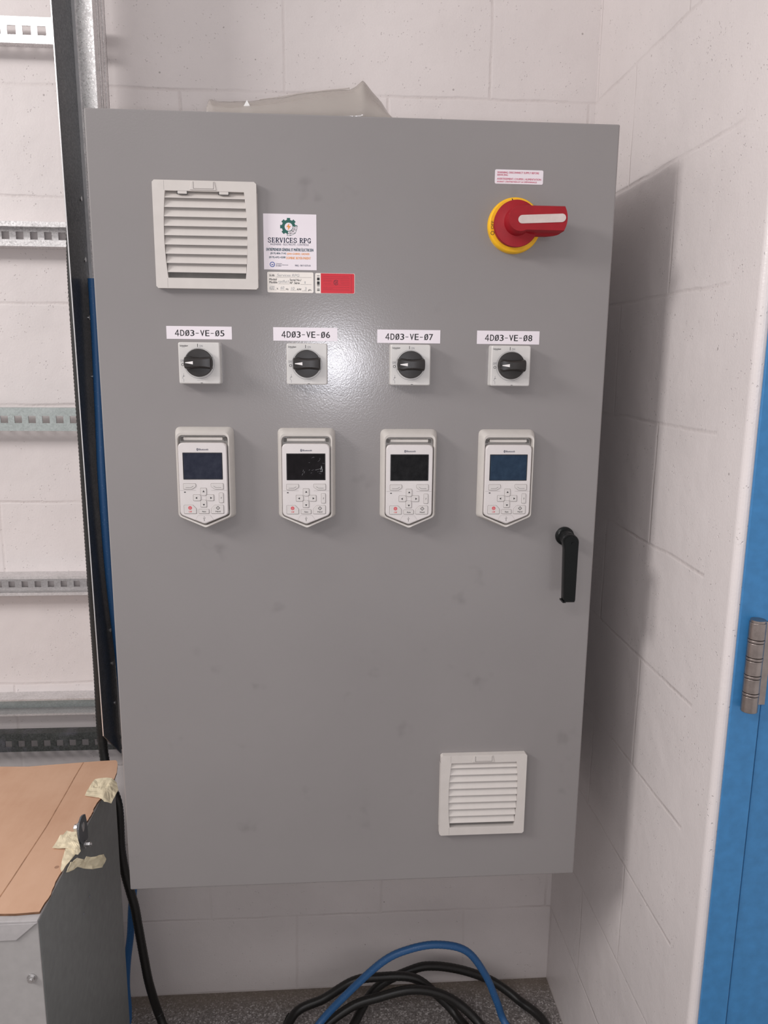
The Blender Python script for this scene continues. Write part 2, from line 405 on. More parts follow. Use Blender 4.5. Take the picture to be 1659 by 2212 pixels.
# blue door and its frame in the wall that turns off to the right
mb = MB(); FX0 = XR+r; FY = YE-.001
mb.box(1.1435, 1.60, FY-.003, FY-.0005, .012, 2.10, 'blue door enamel')
door1 = struct(obj('door_1', mb, origin=(1.37, FY, 0), bevel=.0008))
mb = MB(); mb.box(FX0-.0003, 1.1415, FY-.005, FY-.0005, 0, 2.15, 'blue door enamel')
mb.box(1.1415, 1.60, FY-.005, FY-.0005, 2.104, 2.15, 'blue door enamel')
obj('door_frame', mb, door1, bevel=.0008, label='blue painted metal frame along the white wall corner')
mb = MB(); hx, hy = 1.1185, FY-.0165
z = 1.0555; zs = [.0245, .0045, .0215, .0045, .0215, .0045, .0215, .0045, .0245]
tot = sum(zs); k = .1275/tot
for i, dz in enumerate(zs):
    dz *= k; rr = .0108 if i % 2 == 0 else .0111
    mb.cyl((hx, hy, z+.0004), (hx, hy, z+dz-.0004), rr, 'brushed hinge steel', 28); z += dz
hinge = obj('hinge', mb, door1, smooth=True, bevel=.0006, label='brown grey steel ball bearing hinge')
mb = MB(); mb.box(hx+.008, hx+.027, FY-.008, FY-.0045, 1.0600, 1.1795, 'brushed hinge steel'); obj('hinge_leaf', mb, hinge, bevel=.0005)
mb = MB(); mb.cyl((hx, hy, 1.1828), (hx, hy, 1.1860), .0098, 'brushed hinge steel', 28); obj('hinge_pin', mb, hinge, smooth=True)

# ------------------------------------------------------------------ horizontal strut rails on the back wall
RX0, RX1 = -.75, .134
PITCH = .0272
def solid_rail(name, z0, z1, m, hx, hz, hole=.0145, th=.0025, Y=-.041, bot=.020, top=.014):
    """channel with its perforated solid face turned to the room"""
    mb = MB(); h0, h1 = hz-hole/2, hz+hole/2
    mb.box(RX0, RX1, Y, Y+th, z0, h0, m); mb.box(RX0, RX1, Y, Y+th, h1, z1, m)
    x = hx
    while x-PITCH > RX0: x -= PITCH
    px = RX0
    while x+hole < RX1:
        mb.box(px, x, Y, Y+th, h0, h1, m); px = x+hole; x += PITCH
    mb.box(px, RX1, Y, Y+th, h0, h1, m)
    mb.box(RX0, RX1, Y+th, Y+bot, z0, z0+th, m); mb.box(RX0, RX1, Y+th, Y+top, z1-th, z1, m)
    return obj(name, mb)
def open_rail(name, z0, z1, m, hx, hz, lip_t, lip_b, holes=True, hole=.0145, th=.0025, Y=-.041):
    """channel with its open side turned to the room: two lips and a back web"""
    mb = MB()
    mb.box(RX0, RX1, Y, Y+.0035, z1-lip_t, z1, m); mb.box(RX0, RX1, Y, Y+.0035, z0, z0+lip_b, m)
    mb.box(RX0, RX1, Y+.0035, Y+.0095, z1-lip_t, z1-lip_t+.002, m); mb.box(RX0, RX1, Y+.0035, Y+.0095, z0+lip_b-.002, z0+lip_b, m)
    mb.box(RX0, RX1, Y+.0035, 0, z1-.0022, z1, m); mb.box(RX0, RX1, Y+.0035, 0, z0, z0+.0022, m)
    if holes:
        Yb = -.0045 if holes is True else holes
        h0, h1 = hz-hole/2, hz+hole/2
        mb.box(RX0, RX1, Yb, Yb+th, z0+.0022, h0, m); mb.box(RX0, RX1, Yb, Yb+th, h1, z1-.0022, m)
        x = hx
        while x-PITCH > RX0: x -= PITCH
        px = RX0
        while x+hole < RX1:
            mb.box(px, x, Yb, Yb+th, h0, h1, m); px = x+hole; x += PITCH
        mb.box(px, RX1, Yb, Yb+th, h0, h1, m)
    else:
        mb.box(RX0, RX1, -.004, -.0015, z0+.0022, z1-.0022, 'grey green galvanised steel')
    return obj(name, mb)
GR = 'horizontal strut rails on the wall at the left'
rr = solid_rail('strut_rail', 2.089, 2.134, 'bright galvanised steel', -.011, 2.111, .0155)
tag(rr, 'bright silver perforated rail nearest the top of the photo, left wall', 'rail', GR)
rr = open_rail('strut_rail', 1.730, 1.776, 'bright galvanised steel', -.0363, 1.7545, .0095, .0115, -.0075)
tag(rr, 'open silver channel rail with square holes, second rail down the left wall', 'rail', GR)
rr = solid_rail('strut_rail', 1.373, 1.4195, 'grey green galvanised steel', -.0545, 1.396, .0145)
tag(rr, 'dull grey green rail with square holes, third rail down the left wall', 'rail', GR)
rr = open_rail('strut_rail', 1.0265, 1.068, 'pale galvanised steel', -.1077, 1.0420, .0055, .0065, -.0075, hole=.013)
tag(rr, 'slim grey channel rail with square holes, just above the blank channel rail', 'rail', GR)
rr = open_rail('strut_rail', .7555, .7935, 'pale galvanised steel', 0, 0, .0035, .0045, False)
tag(rr, 'plain channel rail without holes above the dark stained rail', 'rail', GR)
rr = solid_rail('strut_rail', .6715, .7135, 'stained galvanised steel', -.103, .690, .0145, top=.026, bot=.006)
tag(rr, 'dark stained perforated rail right above the cardboard sheet', 'rail', GR)

# vertical double strut fixed in front of the rails
mb = MB(); X0, X1 = .099, .140
for ya, yb in ((-.0825, -.0415), (-.1235, -.0835)):
    mb.box(X0, X1, ya, ya+.003, .748, 2.75, 'bright galvanised steel'); mb.box(X0, X0+.003, ya+.003, yb, .748, 2.75, 'bright galvanised steel'); mb.box(X1-.003, X1, ya+.003, yb, .748, 2.75, 'bright galvanised steel')
    mb.box(X0, X0+.010, yb-.003, yb, .748, 2.75, 'bright galvanised steel'); mb.box(X1-.010, X1, yb-.003, yb, .748, 2.75, 'bright galvanised steel')
mb.box(X1, X1+.0012, -.098, -.0935, .748, 2.75, 'bright galvanised steel'); mb.box(X1, X1+.0012, -.0645, -.060, .748, 2.75, 'bright galvanised steel')
o = obj('strut_post', mb, bevel=.0012); tag(o, 'bright galvanised upright post rising behind the cabinet top left corner', 'post')

# cable tray side rail: deep web, its shade put into a dark colour, mitred foot, thin flanges
def lean(mb): mb.v = [(x-.0015+.0061*(2.06-z), y, z) for x, y, z in mb.v]
t = thing('cable_tray_rail', (.104, -.18, .79), 'tall shade-toned steel tray rail with slanted foot, left of the grey cabinet', 'cable tray')
mb = MB()
yf, yb = -.232, -.1245
mb.prismx([(yf, .800), (yb, .706), (yb, 2.75), (yf, 2.75)], .1045, .1065, 'shaded tray steel')
lean(mb); obj('web', mb, t)
mb = MB()
mb.prismx([(yf-.0012, .801), (yf, .800), (yf, 2.75), (yf-.0012, 2.75)], .1046, .1064, 'bare steel edge')
lean(mb); obj('front_flange', mb, t, label='thin bright front edge')
mb = MB(); mb.box(.1066, .1125, yb-.0022, yb, .748, 2.75, 'bare steel edge'); lean(mb); obj('rear_flange', mb, t, label='narrow bright rear flange')
for z in (1.80, 1.695, 1.592, 1.485, 1.378, 1.272, 1.165, .985, .915, .83):
    mb = MB(); mb.cyl((.1066, -.146, z), (.1080, -.146, z), .0042, 'bare steel', 12); lean(mb); obj('rivet', mb, t)

# ------------------------------------------------------------------ hoses
HG = 'ribbed hoses'
mb = MB()
tube(mb, [(.085, -.085, 1.93), (.073, -.08, 1.84), (.0625, -.075, 1.72), (.0605, -.075, 1.585), (.0605, -.075, 1.31), (.0605, -.075, 1.02), (.0620, -.078, .875), (.064, -.088, .72), (.080, -.11, .64), (.0990, -.122, .585), (.1000, -.125, .489), (.1049, -.125, .432), (.1141, -.125, .382), (.1222, -.125, .340), (.1275, -.125, .290), (.1362, -.125, .2087), (.1442, -.125, .144), (.158, -.11, .050), (.185, -.135, .0115), (.24, -.20, .0105), (.33, -.30, .0105), (.45, -.36, .0105)], .0094, 'black rubber', step=.0035, rib=.00045, n=18)
o = obj('hose', mb, smooth=True); tag(o, 'black ribbed hose hanging straight down beside the tray rail to the floor', 'hose')
mb = MB()
tube(mb, [(.122, -.16, 1.66), (.1235, -.165, 1.56), (.1240, -.175, 1.41), (.1235, -.18, 1.285), (.1235, -.17, 1.107), (.126, -.145, .92), (.128, -.136, .77), (.126, -.112, .67), (.122, -.092, .50), (.1135, -.095, .37), (.1075, -.098, .316), (.1022, -.10, .253), (.0922, -.10, .189), (.0862, -.10, .124), (.0875, -.102, .060), (.082, -.105, .022), (.050, -.108, .0095), (-.05, -.10, .0095), (-.16, -.11, .0095)], .0080, 'blue rubber', step=.0035, rib=.0002, n=18)
o = obj('hose', mb, smooth=True); tag(o, 'blue hose dropping behind the cabinet left edge beside the metal box', 'hose')
# coil on the floor below the cabinet
def coil(pts, r, m, label):
    mb = MB(); tube(mb, pts, r, m, step=.0045, rib=.0002, n=20); o = obj('hose', mb, smooth=True); tag(o, label, 'hose')
coil([(.62, -.36, .0105), (.50, -.33, .0105), (.435, -.22, .0125), (.462, -.115, .035), (.533, -.095, .058), (.600, -.088, .094), (.659, -.085, .100), (.745, -.085, .092), (.810, -.095, .040), (.845, -.12, .0125), (.875, -.20, .0105), (.84, -.32, .0105), (.72, -.38, .0105)], .0102, 'black rubber',
     'black ribbed hose forming the leftmost low arch of the floor coil')
coil([(.61, -.42, .034), (.545, -.35, .034), (.500, -.28, .033), (.515, -.170, .029), (.590, -.130, .062), (.660, -.120, .078), (.735, -.115, .089), (.800, -.115, .075), (.855, -.125, .045), (.90, -.16, .0135), (.93, -.25, .0125), (.88, -.38, .0325)], .0102, 'black rubber',
     'black ribbed hose in the middle of the floor coil, under the blue arch')
coil([(.56, -.34, .0315), (.575, -.20, .0330), (.600, -.150, .036), (.655, -.075, .060), (.745, -.050, .085), (.800, -.040, .083), (.875, -.036, .062), (.945, -.045, .035), (1.00, -.08, .0125), (1.045, -.15, .0105), (1.03, -.28, .0105), (.93, -.42, .0105)], .0102, 'black rubber',
     'black ribbed hose swinging widest right toward the corner of the floor')
coil([(.68, -.52, .0095), (.60, -.47, .035), (.535, -.38, .058), (.497, -.28, .060), (.503, -.215, .056), (.522, -.168, .060), (.580, -.155, .118), (.664, -.150, .197), (.725, -.148, .225), (.790, -.146, .232), (.855, -.142, .209), (.900, -.14, .145), (.930, -.14, .072), (.950, -.15, .020), (.985, -.23, .0095), (.95, -.36, .0095)], .0082, 'blue rubber',
     'blue hose arching highest over the black hoses on the floor')
mb = MB(); tube(mb, [(.438, -.105, .003), (.4400, -.102, .006), (.4455, -.098, .017), (.451, -.095, .024)], .0016, 'black rubber'); tube(mb, [(.446, -.098, .017), (.452, -.100, .018)], .0014, 'black rubber')
o = obj('cable_tie', mb); tag(o, 'small cut black cable tie on the floor left of the hoses', 'cable tie')

# ------------------------------------------------------------------ metal box with the cardboard on top
BX, BYF, BYB, BZ = .1205, -.622, -.206, .709
t = thing('metal_box', (-.2, -.39, 0), 'grey sheet metal floor box at lower left under the cardboard', 'box')
mb = MB(); mb.box(-.52, BX, BYF+.003, BYB, 0, BZ-.004, 'box shade enamel'); obj('body', mb, t, bevel=.0025)
mb = MB(); mb.box(-.52, BX-.0005, BYF, BYF+.0029, .004, BZ-.0042, 'box lit enamel'); obj('lit_front', mb, t, bevel=.0008, label='box front in a lighter grey with its light painted in')  # front skin added to carry the lighter, lit tone of the box paint
mb = MB()
mb.box(-.52, BX, BYF-.0025, BYB, BZ-.004, BZ, 'light grey steel enamel')
mb.prism([(-.52, BZ-.004), (-.52, .6775), (.0880, .6775), (.1175, .7035), (BX, BZ-.004)], BYF-.0030, BYF-.0005, 'light grey steel enamel')
obj('lid', mb, t, bevel=.0008, label='pale grey lid with a folded mitred front flange')
def bolt(name, c, axis, r, h, par, lab=None):
    mb = MB(); c = Vector(c); ax = Vector(axis)
    mb.cyl(c, c+ax*h*.3, r*1.25, 'bare steel', 20); mb.cyl(c+ax*h*.3, c+ax*h, r*.95, 'bare steel', 6); mb.cyl(c+ax*h, c+ax*h*1.25, r*.5, 'bare steel', 12)
    return obj(name, mb, par, label=lab, bevel=.0004)
bolt('bolt', (.1047, BYF, .6112), (0, -1, 0), .0058, .006, t)
lug_pts = [(-.4001, .7394), (-.4091, .7437), (-.4189, .7459), (-.4310, .7423), (-.4376, .7333), (-.4385, .7250), (-.4363, .7170), (-.4340, .7090), (-.4277, .7000), (-.4094, .6890), (-.3945, .6900), (-.3934, .7056), (-.3950, .7232)][::-1]
mb = MB(); mb.prismx(lug_pts, BX+.0004, BX+.0036, 'lug grey')
lug = obj('lifting_lug', mb, t, bevel=.0005, label='dark grey lifting tab with an eyelet')
mb = MB(); mb.loft([[(x, -.4166+.0062*cos(2*pi*i/24), .7256+.0086*sin(2*pi*i/24)) for i in range(24)] for x in (BX+.0036, BX+.0044)], 'bare steel'); obj('eyelet', mb, lug)
bolt('lug_bolt', (BX+.0036, -.4167, .6920), (1, 0, 0), .0052, .0105, lug)
bolt('lug_bolt', (BX+.0004, -.4300, .7330), (-1, 0, 0), .0062, .0065, lug)
for y, z in ((-.4335, .5690), (-.398, .576)):
    mb = MB(); mb.cyl((BX, y, z), (BX+.0012, y, z), .0028, 'print grey', 12); obj('plug', mb, t)

CZ = BZ+.0005
edge = [(-.35, -.190), (-.1108, -.1792), (-.0557, -.1822), (-.02, -.178), (.0231, -.1736), (.0808, -.1674), (.1126, -.1653), (.1175, -.172), (.1217, -.1862), (.1275, -.215), (.1290, -.2396), (.1260, -.2564)]
random.seed(3)
def rag(a, b, n, amp):
    return [(a[0]+(b[0]-a[0])*i/n+random.uniform(-amp, amp), a[1]+(b[1]-a[1])*i/n) for i in range(1, n+1)]
seq = [(.1251, -.2938), (.1191, -.3322), (.1205, -.3547), (.1192, -.3833), (.1150, -.4306), (.1180, -.4752), (.1210, -.5053), (.1190, -.5338), (.1215, -.5720), (.1195, -.6106)]
p = (.1260, -.2564)
for q in seq: edge += rag(p, q, 4, .0009); p = q
for i in range(1, 14): edge.append((.1195-.035*i, -.6100-random.uniform(0, .003)))
edge = edge[::-1]
sheet = thing('cardboard_sheet', (-.05, -.4, CZ), 'torn brown cardboard sheet lying on top of the metal box', 'cardboard')
mb = MB(); n = len(edge)
mb.loft([[(x, y, CZ) for x, y in edge], [(x, y, CZ+.0035) for x, y in edge]], 'cardboard core', True, False)
mb.add([(x, y, CZ+.0035) for x, y in edge], [tuple(range(n))], 'cardboard')
# pressed fold line and its shallow companion
def crease(pts, w, m):
    for (a, b), (c, d) in zip(pts, pts[1:]):
        dx, dy = c-a, d-b; l = math.hypot(dx, dy); nx, ny = -dy/l*w/2, dx/l*w/2
        mb.add([(a+nx, b+ny, CZ+.0038), (a-nx, b-ny, CZ+.0038), (c-nx, d-ny, CZ+.0038), (c+nx, d+ny, CZ+.0038)], [(0, 1, 2, 3)], m)
crease([(.0500, -.1716), (.0505, -.23), (.0519, -.2784), (.0528, -.34), (.0537, -.3942), (.0515, -.46), (.0495, -.5299), (.0458, -.609)], .0016, 'cardboard crease')
obj('panel', mb, sheet, recalc=False)
def crumple(name, pts, zf, seedv, amp, par, lab, m='masking tape', plane='z', off=.0012):
    """piece of tape: outline triangulated over a fine grid fan with crinkles and real thickness"""
    cx = sum(p[0] for p in pts)/len(pts); cy = sum(p[1] for p in pts)/len(pts); rings = []; K = 6
    dense = []
    for a, b in zip(pts, pts[1:]+pts[:1]):
        for i in range(4): dense.append((a[0]+(b[0]-a[0])*i/4, a[1]+(b[1]-a[1])*i/4))
    mb = MB(); vs = []; n = len(dense)
    for s in (1, 0):
        for k in range(1, K+1):
            for (a, b) in dense:
                u, v = cx+(a-cx)*k/K, cy+(b-cy)*k/K
                h = zf(u, v)+amp*(.8+noise.noise(Vector((u*110+seedv, v*110, seedv))))+.0006*s
                vs.append((u, v, h) if plane == 'z' else (h, u, v))
    fs = []
    for s in (0, 1):
        o = s*K*n
        for k in range(K-1):
            for j in range(n):
                q = (o+k*n+j, o+k*n+(j+1) % n, o+(k+1)*n+(j+1) % n, o+(k+1)*n+j); fs.append(q)
        fs.append(tuple(o+j for j in range(n)))
    for j in range(n): fs.append(((K-1)*n+j, (K-1)*n+(j+1) % n, K*n+(K-1)*n+(j+1) % n, K*n+(K-1)*n+j))
    mb.add(vs, fs, m)
    return obj(name, mb, par, label=lab, smooth=False)
zs_ = lambda u, v: CZ+.0040-max(0, u-.1265)*.55
crumple('masking_tape', [(.0930, -.2411), (.1233, -.2393), (.1360, -.2480), (.1440, -.2680), (.1433, -.3139), (.1314, -.3163), (.1200, -.3080), (.0914, -.3001), (.0905, -.285)], zs_, 3.1, .0022, sheet, 'crumpled cream tape near the back corner')
crumple('masking_tape', [(.0862, -.4591), (.0880, -.4258), (.0927, -.4234), (.0945, -.4107), (.1047, -.4174), (.1123, -.4159), (.1225, -.4397), (.1345, -.4658), (.1331, -.4754), (.1278, -.4764), (.1240, -.4680), (.1180, -.4629), (.0982, -.4611)], zs_, 7.7, .0024, sheet, 'crumpled cream tape beside the lifting tab')
crumple('masking_tape', [(.1089, -.4629), (.1200, -.4620), (.1290, -.4720), (.1271, -.4885), (.1240, -.5080), (.1225, -.5230), (.1180, -.5150), (.1135, -.4950)], zs_, 9.2, .0018, sheet, 'folded cream tape over the cardboard edge')
crumple('masking_tape', [(-0.5155, 0.7091), (-0.5103, 0.7141), (-0.5042, 0.7196), (-0.4979, 0.7159), (-0.491, 0.7176), (-0.4829, 0.7093), (-0.4755, 0.7031), (-0.4741, 0.7081), (-0.4614, 0.6977), (-0.453, 0.693), (-0.4449, 0.6898), (-0.436, 0.6849), (-0.4315, 0.6722), (-0.4362, 0.6668), (-0.4418, 0.6639), (-0.4617, 0.6751), (-0.4787, 0.6891), (-0.4932, 0.7032), (-0.5009, 0.7029), (-0.5101, 0.7056)], lambda u, v: BX+.0025+.45*(u+.516), 5.5, .0030, sheet, 'torn cream tape standing off the dark side', plane='x')

# ------------------------------------------------------------------ the cabinet
cab = thing('control_cabinet', ((DX0+DX1)/2, -.235, DZ0-.003), 'large grey wall-mounted electrical control cabinet with four keypads and a red switch', 'electrical cabinet')
mb = MB(); mb.box(DX0-.0045, DX1+.0065, -.4460, 0, DZ0-.003, DZ1+.0035, 'grey enamel'); obj('body', mb, cab, bevel=.002)
mb = MB(); mb.box(DX0+.006, DX1-.001, -.4540, -.4462, DZ0+.006, DZ1-.006, 'gasket black'); obj('gasket', mb, cab, label='black rubber seal')
mb = MB(); mb.box(DX0, DX1, -D, -.4542, DZ0, DZ1, 'grey enamel'); obj('door', mb, cab, bevel=.0022, seg=3)

# ---- ventilation grilles
def bulge(z, half=.059): return .0035*(1-(z/half)**2)
def grille(cx, cz, label, clips):
    fr = MB(); yo = -D-.0100
    oc = [(-.0727, -.0705), (-.0697, -.0735), (.0697, -.0735), (.0727, -.0705), (.0727, .0695), (.0690, .0735), (-.0705, .0735), (-.0727, .0715)]
    # front face as a ring between outline and bulged opening, sampled by z
    ztop, zbot = .0595, -.0590
    xo = lambda z: .0552+bulge(z)
    M = 'vent plastic'; n = 24
    # side borders
    for sgn in (-1, 1):
        for i in range(n):
            z0 = zbot+(ztop-zbot)*i/n; z1 = zbot+(ztop-zbot)*(i+1)/n
            a0, a1 = sgn*xo(z0), sgn*xo(z1); b = sgn*.0727
            x = [(cx+a0, cz+z0), (cx+b, cz+z0), (cx+b, cz+z1), (cx+a1, cz+z1)]
            fr.flat(x if sgn > 0 else x[::-1], yo, M)
            fr.add([(cx+a0, yo, cz+z0), (cx+a0, -D-.0012, cz+z0), (cx+a1, -D-.0012, cz+z1), (cx+a1, yo, cz+z1)], [(0, 1, 2, 3)], M)
            fr.add([(cx+b, yo, cz+z0), (cx+b+sgn*.0006, -D, cz+z0), (cx+b+sgn*.0006, -D, cz+z1), (cx+b, yo, cz+z1)], [(0, 1, 2, 3)], M)
    for (za, zb, sg) in ((ztop, .0735, 1), (-.0735, zbot, -1)):
        c = .0030 if sg > 0 else .0028
        if sg > 0: P = [(-.0727, za), (.0727, za), (.0727, zb-c), (.0727-c, zb), (-.0727+c, zb), (-.0727, zb-c)]
        else: P = [(-.0727+c, za), (.0727-c, za), (.0727, za+c), (.0727, zb), (-.0727, zb), (-.0727, za+c)]
        fr.prism([(cx+x, cz+z) for x, z in P], yo, -D, M)
    # faint seam lines
    fr.rect(cx-.0563, cx-.0561, cz-.0727, cz-.0595, yo-.0001, 'key outline'); fr.rect(cx-.0563, cx-.0561, cz+.0600, cz+.0727, yo-.0001, 'key outline')
    g = obj('vent_grille', fr, cab, recalc=False, label=label)
    bk = MB(); bk.box(cx-.0600, cx+.0600, -D-.0011, -D-.0001, cz-.0610, cz+.0610, 'filter grey'); obj('filter_backing', bk, g)
    for i in range(9):
        zl = .0500-.01265*i; s = MB()
        t_, y0, y1 = .0010, -D-.0094, -D-.0022
        zt = zl+.0138
        if i == 0: zt = min(zt, .0588)
        w0 = xo(zl)-.0002; w1 = xo(min(zt, .0585))-.0002
        prof = [(y0, zl), (y0, zl+t_), (y1, zt), (y1, zt-t_)]
        s.loft([[(cx-w0, y, cz+z) for y, z in prof], [(cx+w0, y, cz+z) for y, z in prof]], M)
        obj('louver', s, g)
    lt = MB()
    lt.prism([(cx-.0205, cz+.0608), (cx+.0165, cz+.0608), (cx+.0140, cz+.0728), (cx-.0180, cz+.0728)], yo-.0012, yo-.0001, M)
    lt.line([(cx-.0150, cz+.0715), (cx-.0150, cz+.0625), (cx+.0130, cz+.0625), (cx+.0130, cz+.0715)], .0006, yo-.00135, 'key outline')
    obj('release_tab', lt, g, bevel=.0005)
    if clips:
        for dx in (-.0310, .0270):
            c = MB(); c.line([(cx+dx-.0070, cz+.0590), (cx+dx-.0070, cz+.0550), (cx+dx+.0070, cz+.0550), (cx+dx+.0070, cz+.0590)], .0009, yo-.0003, 'print black'); c.prism(rrect(cx+dx-.0066, cx+dx+.0066, cz+.0552, cz+.0592, .0003, 1), yo-.0002, yo+.004, M)
            obj('snap_clip', c, g)
    return g
grille(.3757, 1.6924, 'large square cream exhaust grille at the upper left', True)
grille(.8066, .8013, 'square white intake grille at the lower right', False)

# ---- stickers
def sticker(name, pts, m, label, y=-D, th=.0003):
    mb = MB(); mb.prism(pts, y, y-th, m); return mb, y-th-.00012
SERIF = {  # thick stroke letters on a 0..1 box: list of polylines, thickness factor
 'S': [([(.86, .74), (.78, .92), (.5, 1), (.22, .92), (.14, .74), (.28, .58), (.72, .42), (.88, .25), (.76, .07), (.5, 0), (.2, .07), (.12, .28)], 1)],
 'E': [([(.24, 0), (.24, 1)], 1.5), ([(.08, .97), (.86, .97), (.88, .72)], .7), ([(.24, .51), (.66, .51)], .7), ([(.66, .40), (.66, .62)], .6), ([(.08, .03), (.88, .03), (.92, .30)], .7)],
 'R': [([(.22, 0), (.22, 1)], 1.5), ([(.06, .97), (.55, .97)], .7), ([(.55, .97), (.82, .88), (.84, .66), (.58, .50), (.22, .50)], 1), ([(.50, .50), (.80, .03), (1.0, .03)], 1.1), ([(.06, .03), (.40, .03)], .7)],
 'V': [([(.14, .97), (.50, .03)], 1.5), ([(.88, .97), (.50, .03)], .8), ([(0, .97), (.32, .97)], .7), ([(.70, .97), (1, .97)], .7)],
 'I': [([(.5, 0), (.5, 1)], 1.5), ([(.26, .97), (.74, .97)], .7), ([(.26, .03), (.74, .03)], .7)],
 'C': [([(.88, .70), (.88, .92)], .8), ([(.88, .82), (.72, .97), (.48, 1), (.20, .82), (.12, .5), (.20, .18), (.48, 0), (.74, .04), (.92, .24)], 1.1)],
 'P': [([(.24, 0), (.24, 1)], 1.5), ([(.06, .97), (.58, .97)], .7), ([(.58, .97), (.86, .86), (.86, .62), (.60, .46), (.24, .46)], 1), ([(.06, .03), (.46, .03)], .7)],
 'G': [([(.84, .72), (.84, .92)], .8), ([(.84, .82), (.70, .97), (.48, 1), (.20, .82), (.12, .5), (.20, .18), (.48, 0), (.76, .06), (.80, .20)], 1.1), ([(.80, .02), (.80, .42)], 1.3), ([(.58, .43), (.98, .43)], .7)]}
def serif_text(mb, t, x0, x1, z0, z1, y, m):
    wd = {'I': .55, ' ': .55}; tot = sum(wd.get(c, 1) for c in t); k = (x1-x0)/tot; x = x0
    for c in t:
        w = wd.get(c, 1)*k
        for pl, th in SERIF.get(c, []):
            mb.line([(x+w*.04+w*.9*a, z0+(z1-z0)*b) for a, b in pl], .17*k*th, y, m)
        x += w
# company sticker
LX = lambda zx: .4567+(zx-72)/862*.0762
LZ = lambda zy: 1.7256-(zy-58)/906*.0774
mb, y = sticker('sticker', rrect(.4566, .5330, 1.6482, 1.7256, .0004, 2), 'white label', '')
gx, gz = LX(482), LZ(264); RO, RT, RI = .0098, .0124, .0057
pts = []
for k in range(8):
    a = 2*pi*k/8+pi/2
    for da, rr_ in ((-.40, RO), (-.24, RO), (-.19, RT), (.19, RT), (.24, RO), (.40, RO)): pts.append((gx+rr_*cos(a+da), gz+rr_*sin(a+da)))
mb.flat(pts, y, 'print green')
mb.flat(circle(gx, gz, RI), y-.0001, 'white label')
mb.flat([(gx+a*.0042, gz+b*.0050) for a, b in ((.25, 1), (-.75, -.1), (-.12, -.1), (-.3, -1), (.8, .22), (.12, .22))], y-.0002, 'print orange')
random.seed(11)
net = []
for i in range(5):
    for j in range(3):
        a = -1.75+i*.47+random.uniform(-.06, .06); r2 = .0062+j*.0031+random.uniform(-.0005, .0005); net.append((gx+r2*cos(a), gz+r2*sin(a)))
for i in range(4):
    for j in range(2):
        a, b, c, d = net[i*3+j], net[(i+1)*3+j], net[(i+1)*3+j+1], net[i*3+j+1]
        for tr in ((a, b, c), (a, c, d)):
            cx_ = sum(q[0] for q in tr)/3; cz_ = sum(q[1] for q in tr)/3
            mb.flat([(cx_+(q[0]-cx_)*.98, cz_+(q[1]-cz_)*.98) for q in tr], y-.0001-.00001*(i+j), 'white label')
            mb.line(list(tr)+[tr[0]], .00032, y-.0002, 'print green')
serif_text(mb, 'SERVICES RPG', LX(137), LX(848), LZ(520), LZ(446), y, 'print navy')
T = lambda s, a, b, c, d, m, bo=0: mb.text(s, LX(a), LX(b), LZ(d), LZ(c), y, m, bo)
T('INGÉNIERIE - ÉLECTRICITÉ - CONTRÔLE', 180, 806, 527, 566, 'print navy')
T('ENTRÉPRENEUR GÉNERAL ET MAÎTRE ÉLECTRICIEN', 113, 880, 600, 660, 'print teal', .007)
T('(819)-806-7142', 178, 436, 682, 722, 'print teal', .007); T('JEAN-GABRIEL GRENIER', 450, 818, 686, 725, 'print orange', .007)
T('(819)-692-4208', 155, 422, 746, 786, 'print teal', .007); T('DOMINIC BOYER-PARENT', 437, 838, 750, 790, 'print orange', .007)
mb.ring(LX(207), LZ(880), .0027, .0037, y, 'print blue'); mb.flat([(LX(190), LZ(885)), (LX(207), LZ(872)), (LX(228), LZ(885))], y, 'print blue'); mb.rect(LX(188), LX(232), LZ(890), LZ(885), y, 'print blue')
T('Corporation', 264, 364, 857, 874, 'print navy', .006); T('des maîtres électriciens', 264, 466, 878, 893, 'print navy', .006); T('du Québec', 264, 356, 896, 913, 'print navy', .006)
T('RBQ : 5817-5373-01', 580, 832, 878, 908, 'print navy', .006)
obj('company_sticker', mb, cab, recalc=False, label='square white company sticker with a green gear')
# rating label
RXf = lambda zx: .4609+(zx-132)/750*.0673
RZ = lambda zy: 1.6450-(zy-1000)/345*.0290
mb, y = sticker('x', rrect(.4609, .5282, 1.6160, 1.6450, .0022, 4), 'cream label', '')
T = lambda s, a, b, c, d, m, bo=0, sh=0: mb.text(s, RXf(a), RXf(b), RZ(d), RZ(c), y, m, bo, sh)
H = lambda a, b, c: mb.rect(RXf(a), RXf(b), RZ(c+2.5), RZ(c), y, 'print black')
T('SUB.', 165, 255, 1043, 1076, 'print black', .006); H(268, 850, 1085); T('Services RPG', 290, 655, 1030, 1075, 'pencil grey', 0, .2)
T('Model/', 165, 288, 1108, 1143, 'print black', .006); T('Modèle', 165, 293, 1155, 1192, 'print black', .006); H(302, 487, 1198)
T('rptflui1', 308, 480, 1135, 1195, 'pencil grey', 0, .2)
T('Serial No./', 497, 682, 1112, 1148, 'print black', .006); T('Nº. Série', 497, 655, 1160, 1200, 'print black', .006); H(670, 850, 1203); T('1', 738, 750, 1150, 1190, 'pencil grey')
T('600', 165, 245, 1235, 1298, 'pencil grey', 0, .2); H(180, 275, 1300); T('V.', 282, 310, 1268, 1298, 'print black', .006)
T('60', 345, 405, 1240, 1290, 'pencil grey', 0, .2); H(332, 425, 1303); T('Hz', 432, 472, 1272, 1302, 'print black', .006)
T('10', 515, 570, 1250, 1298, 'pencil grey', 0, .2); H(505, 595, 1305); T('A/W', 608, 682, 1272, 1304, 'print black', .006)
T('3', 735, 768, 1250, 1302, 'pencil grey', 0, .2); H(692, 784, 1312); T('ph.', 797, 850, 1280, 1316, 'print black', .006)
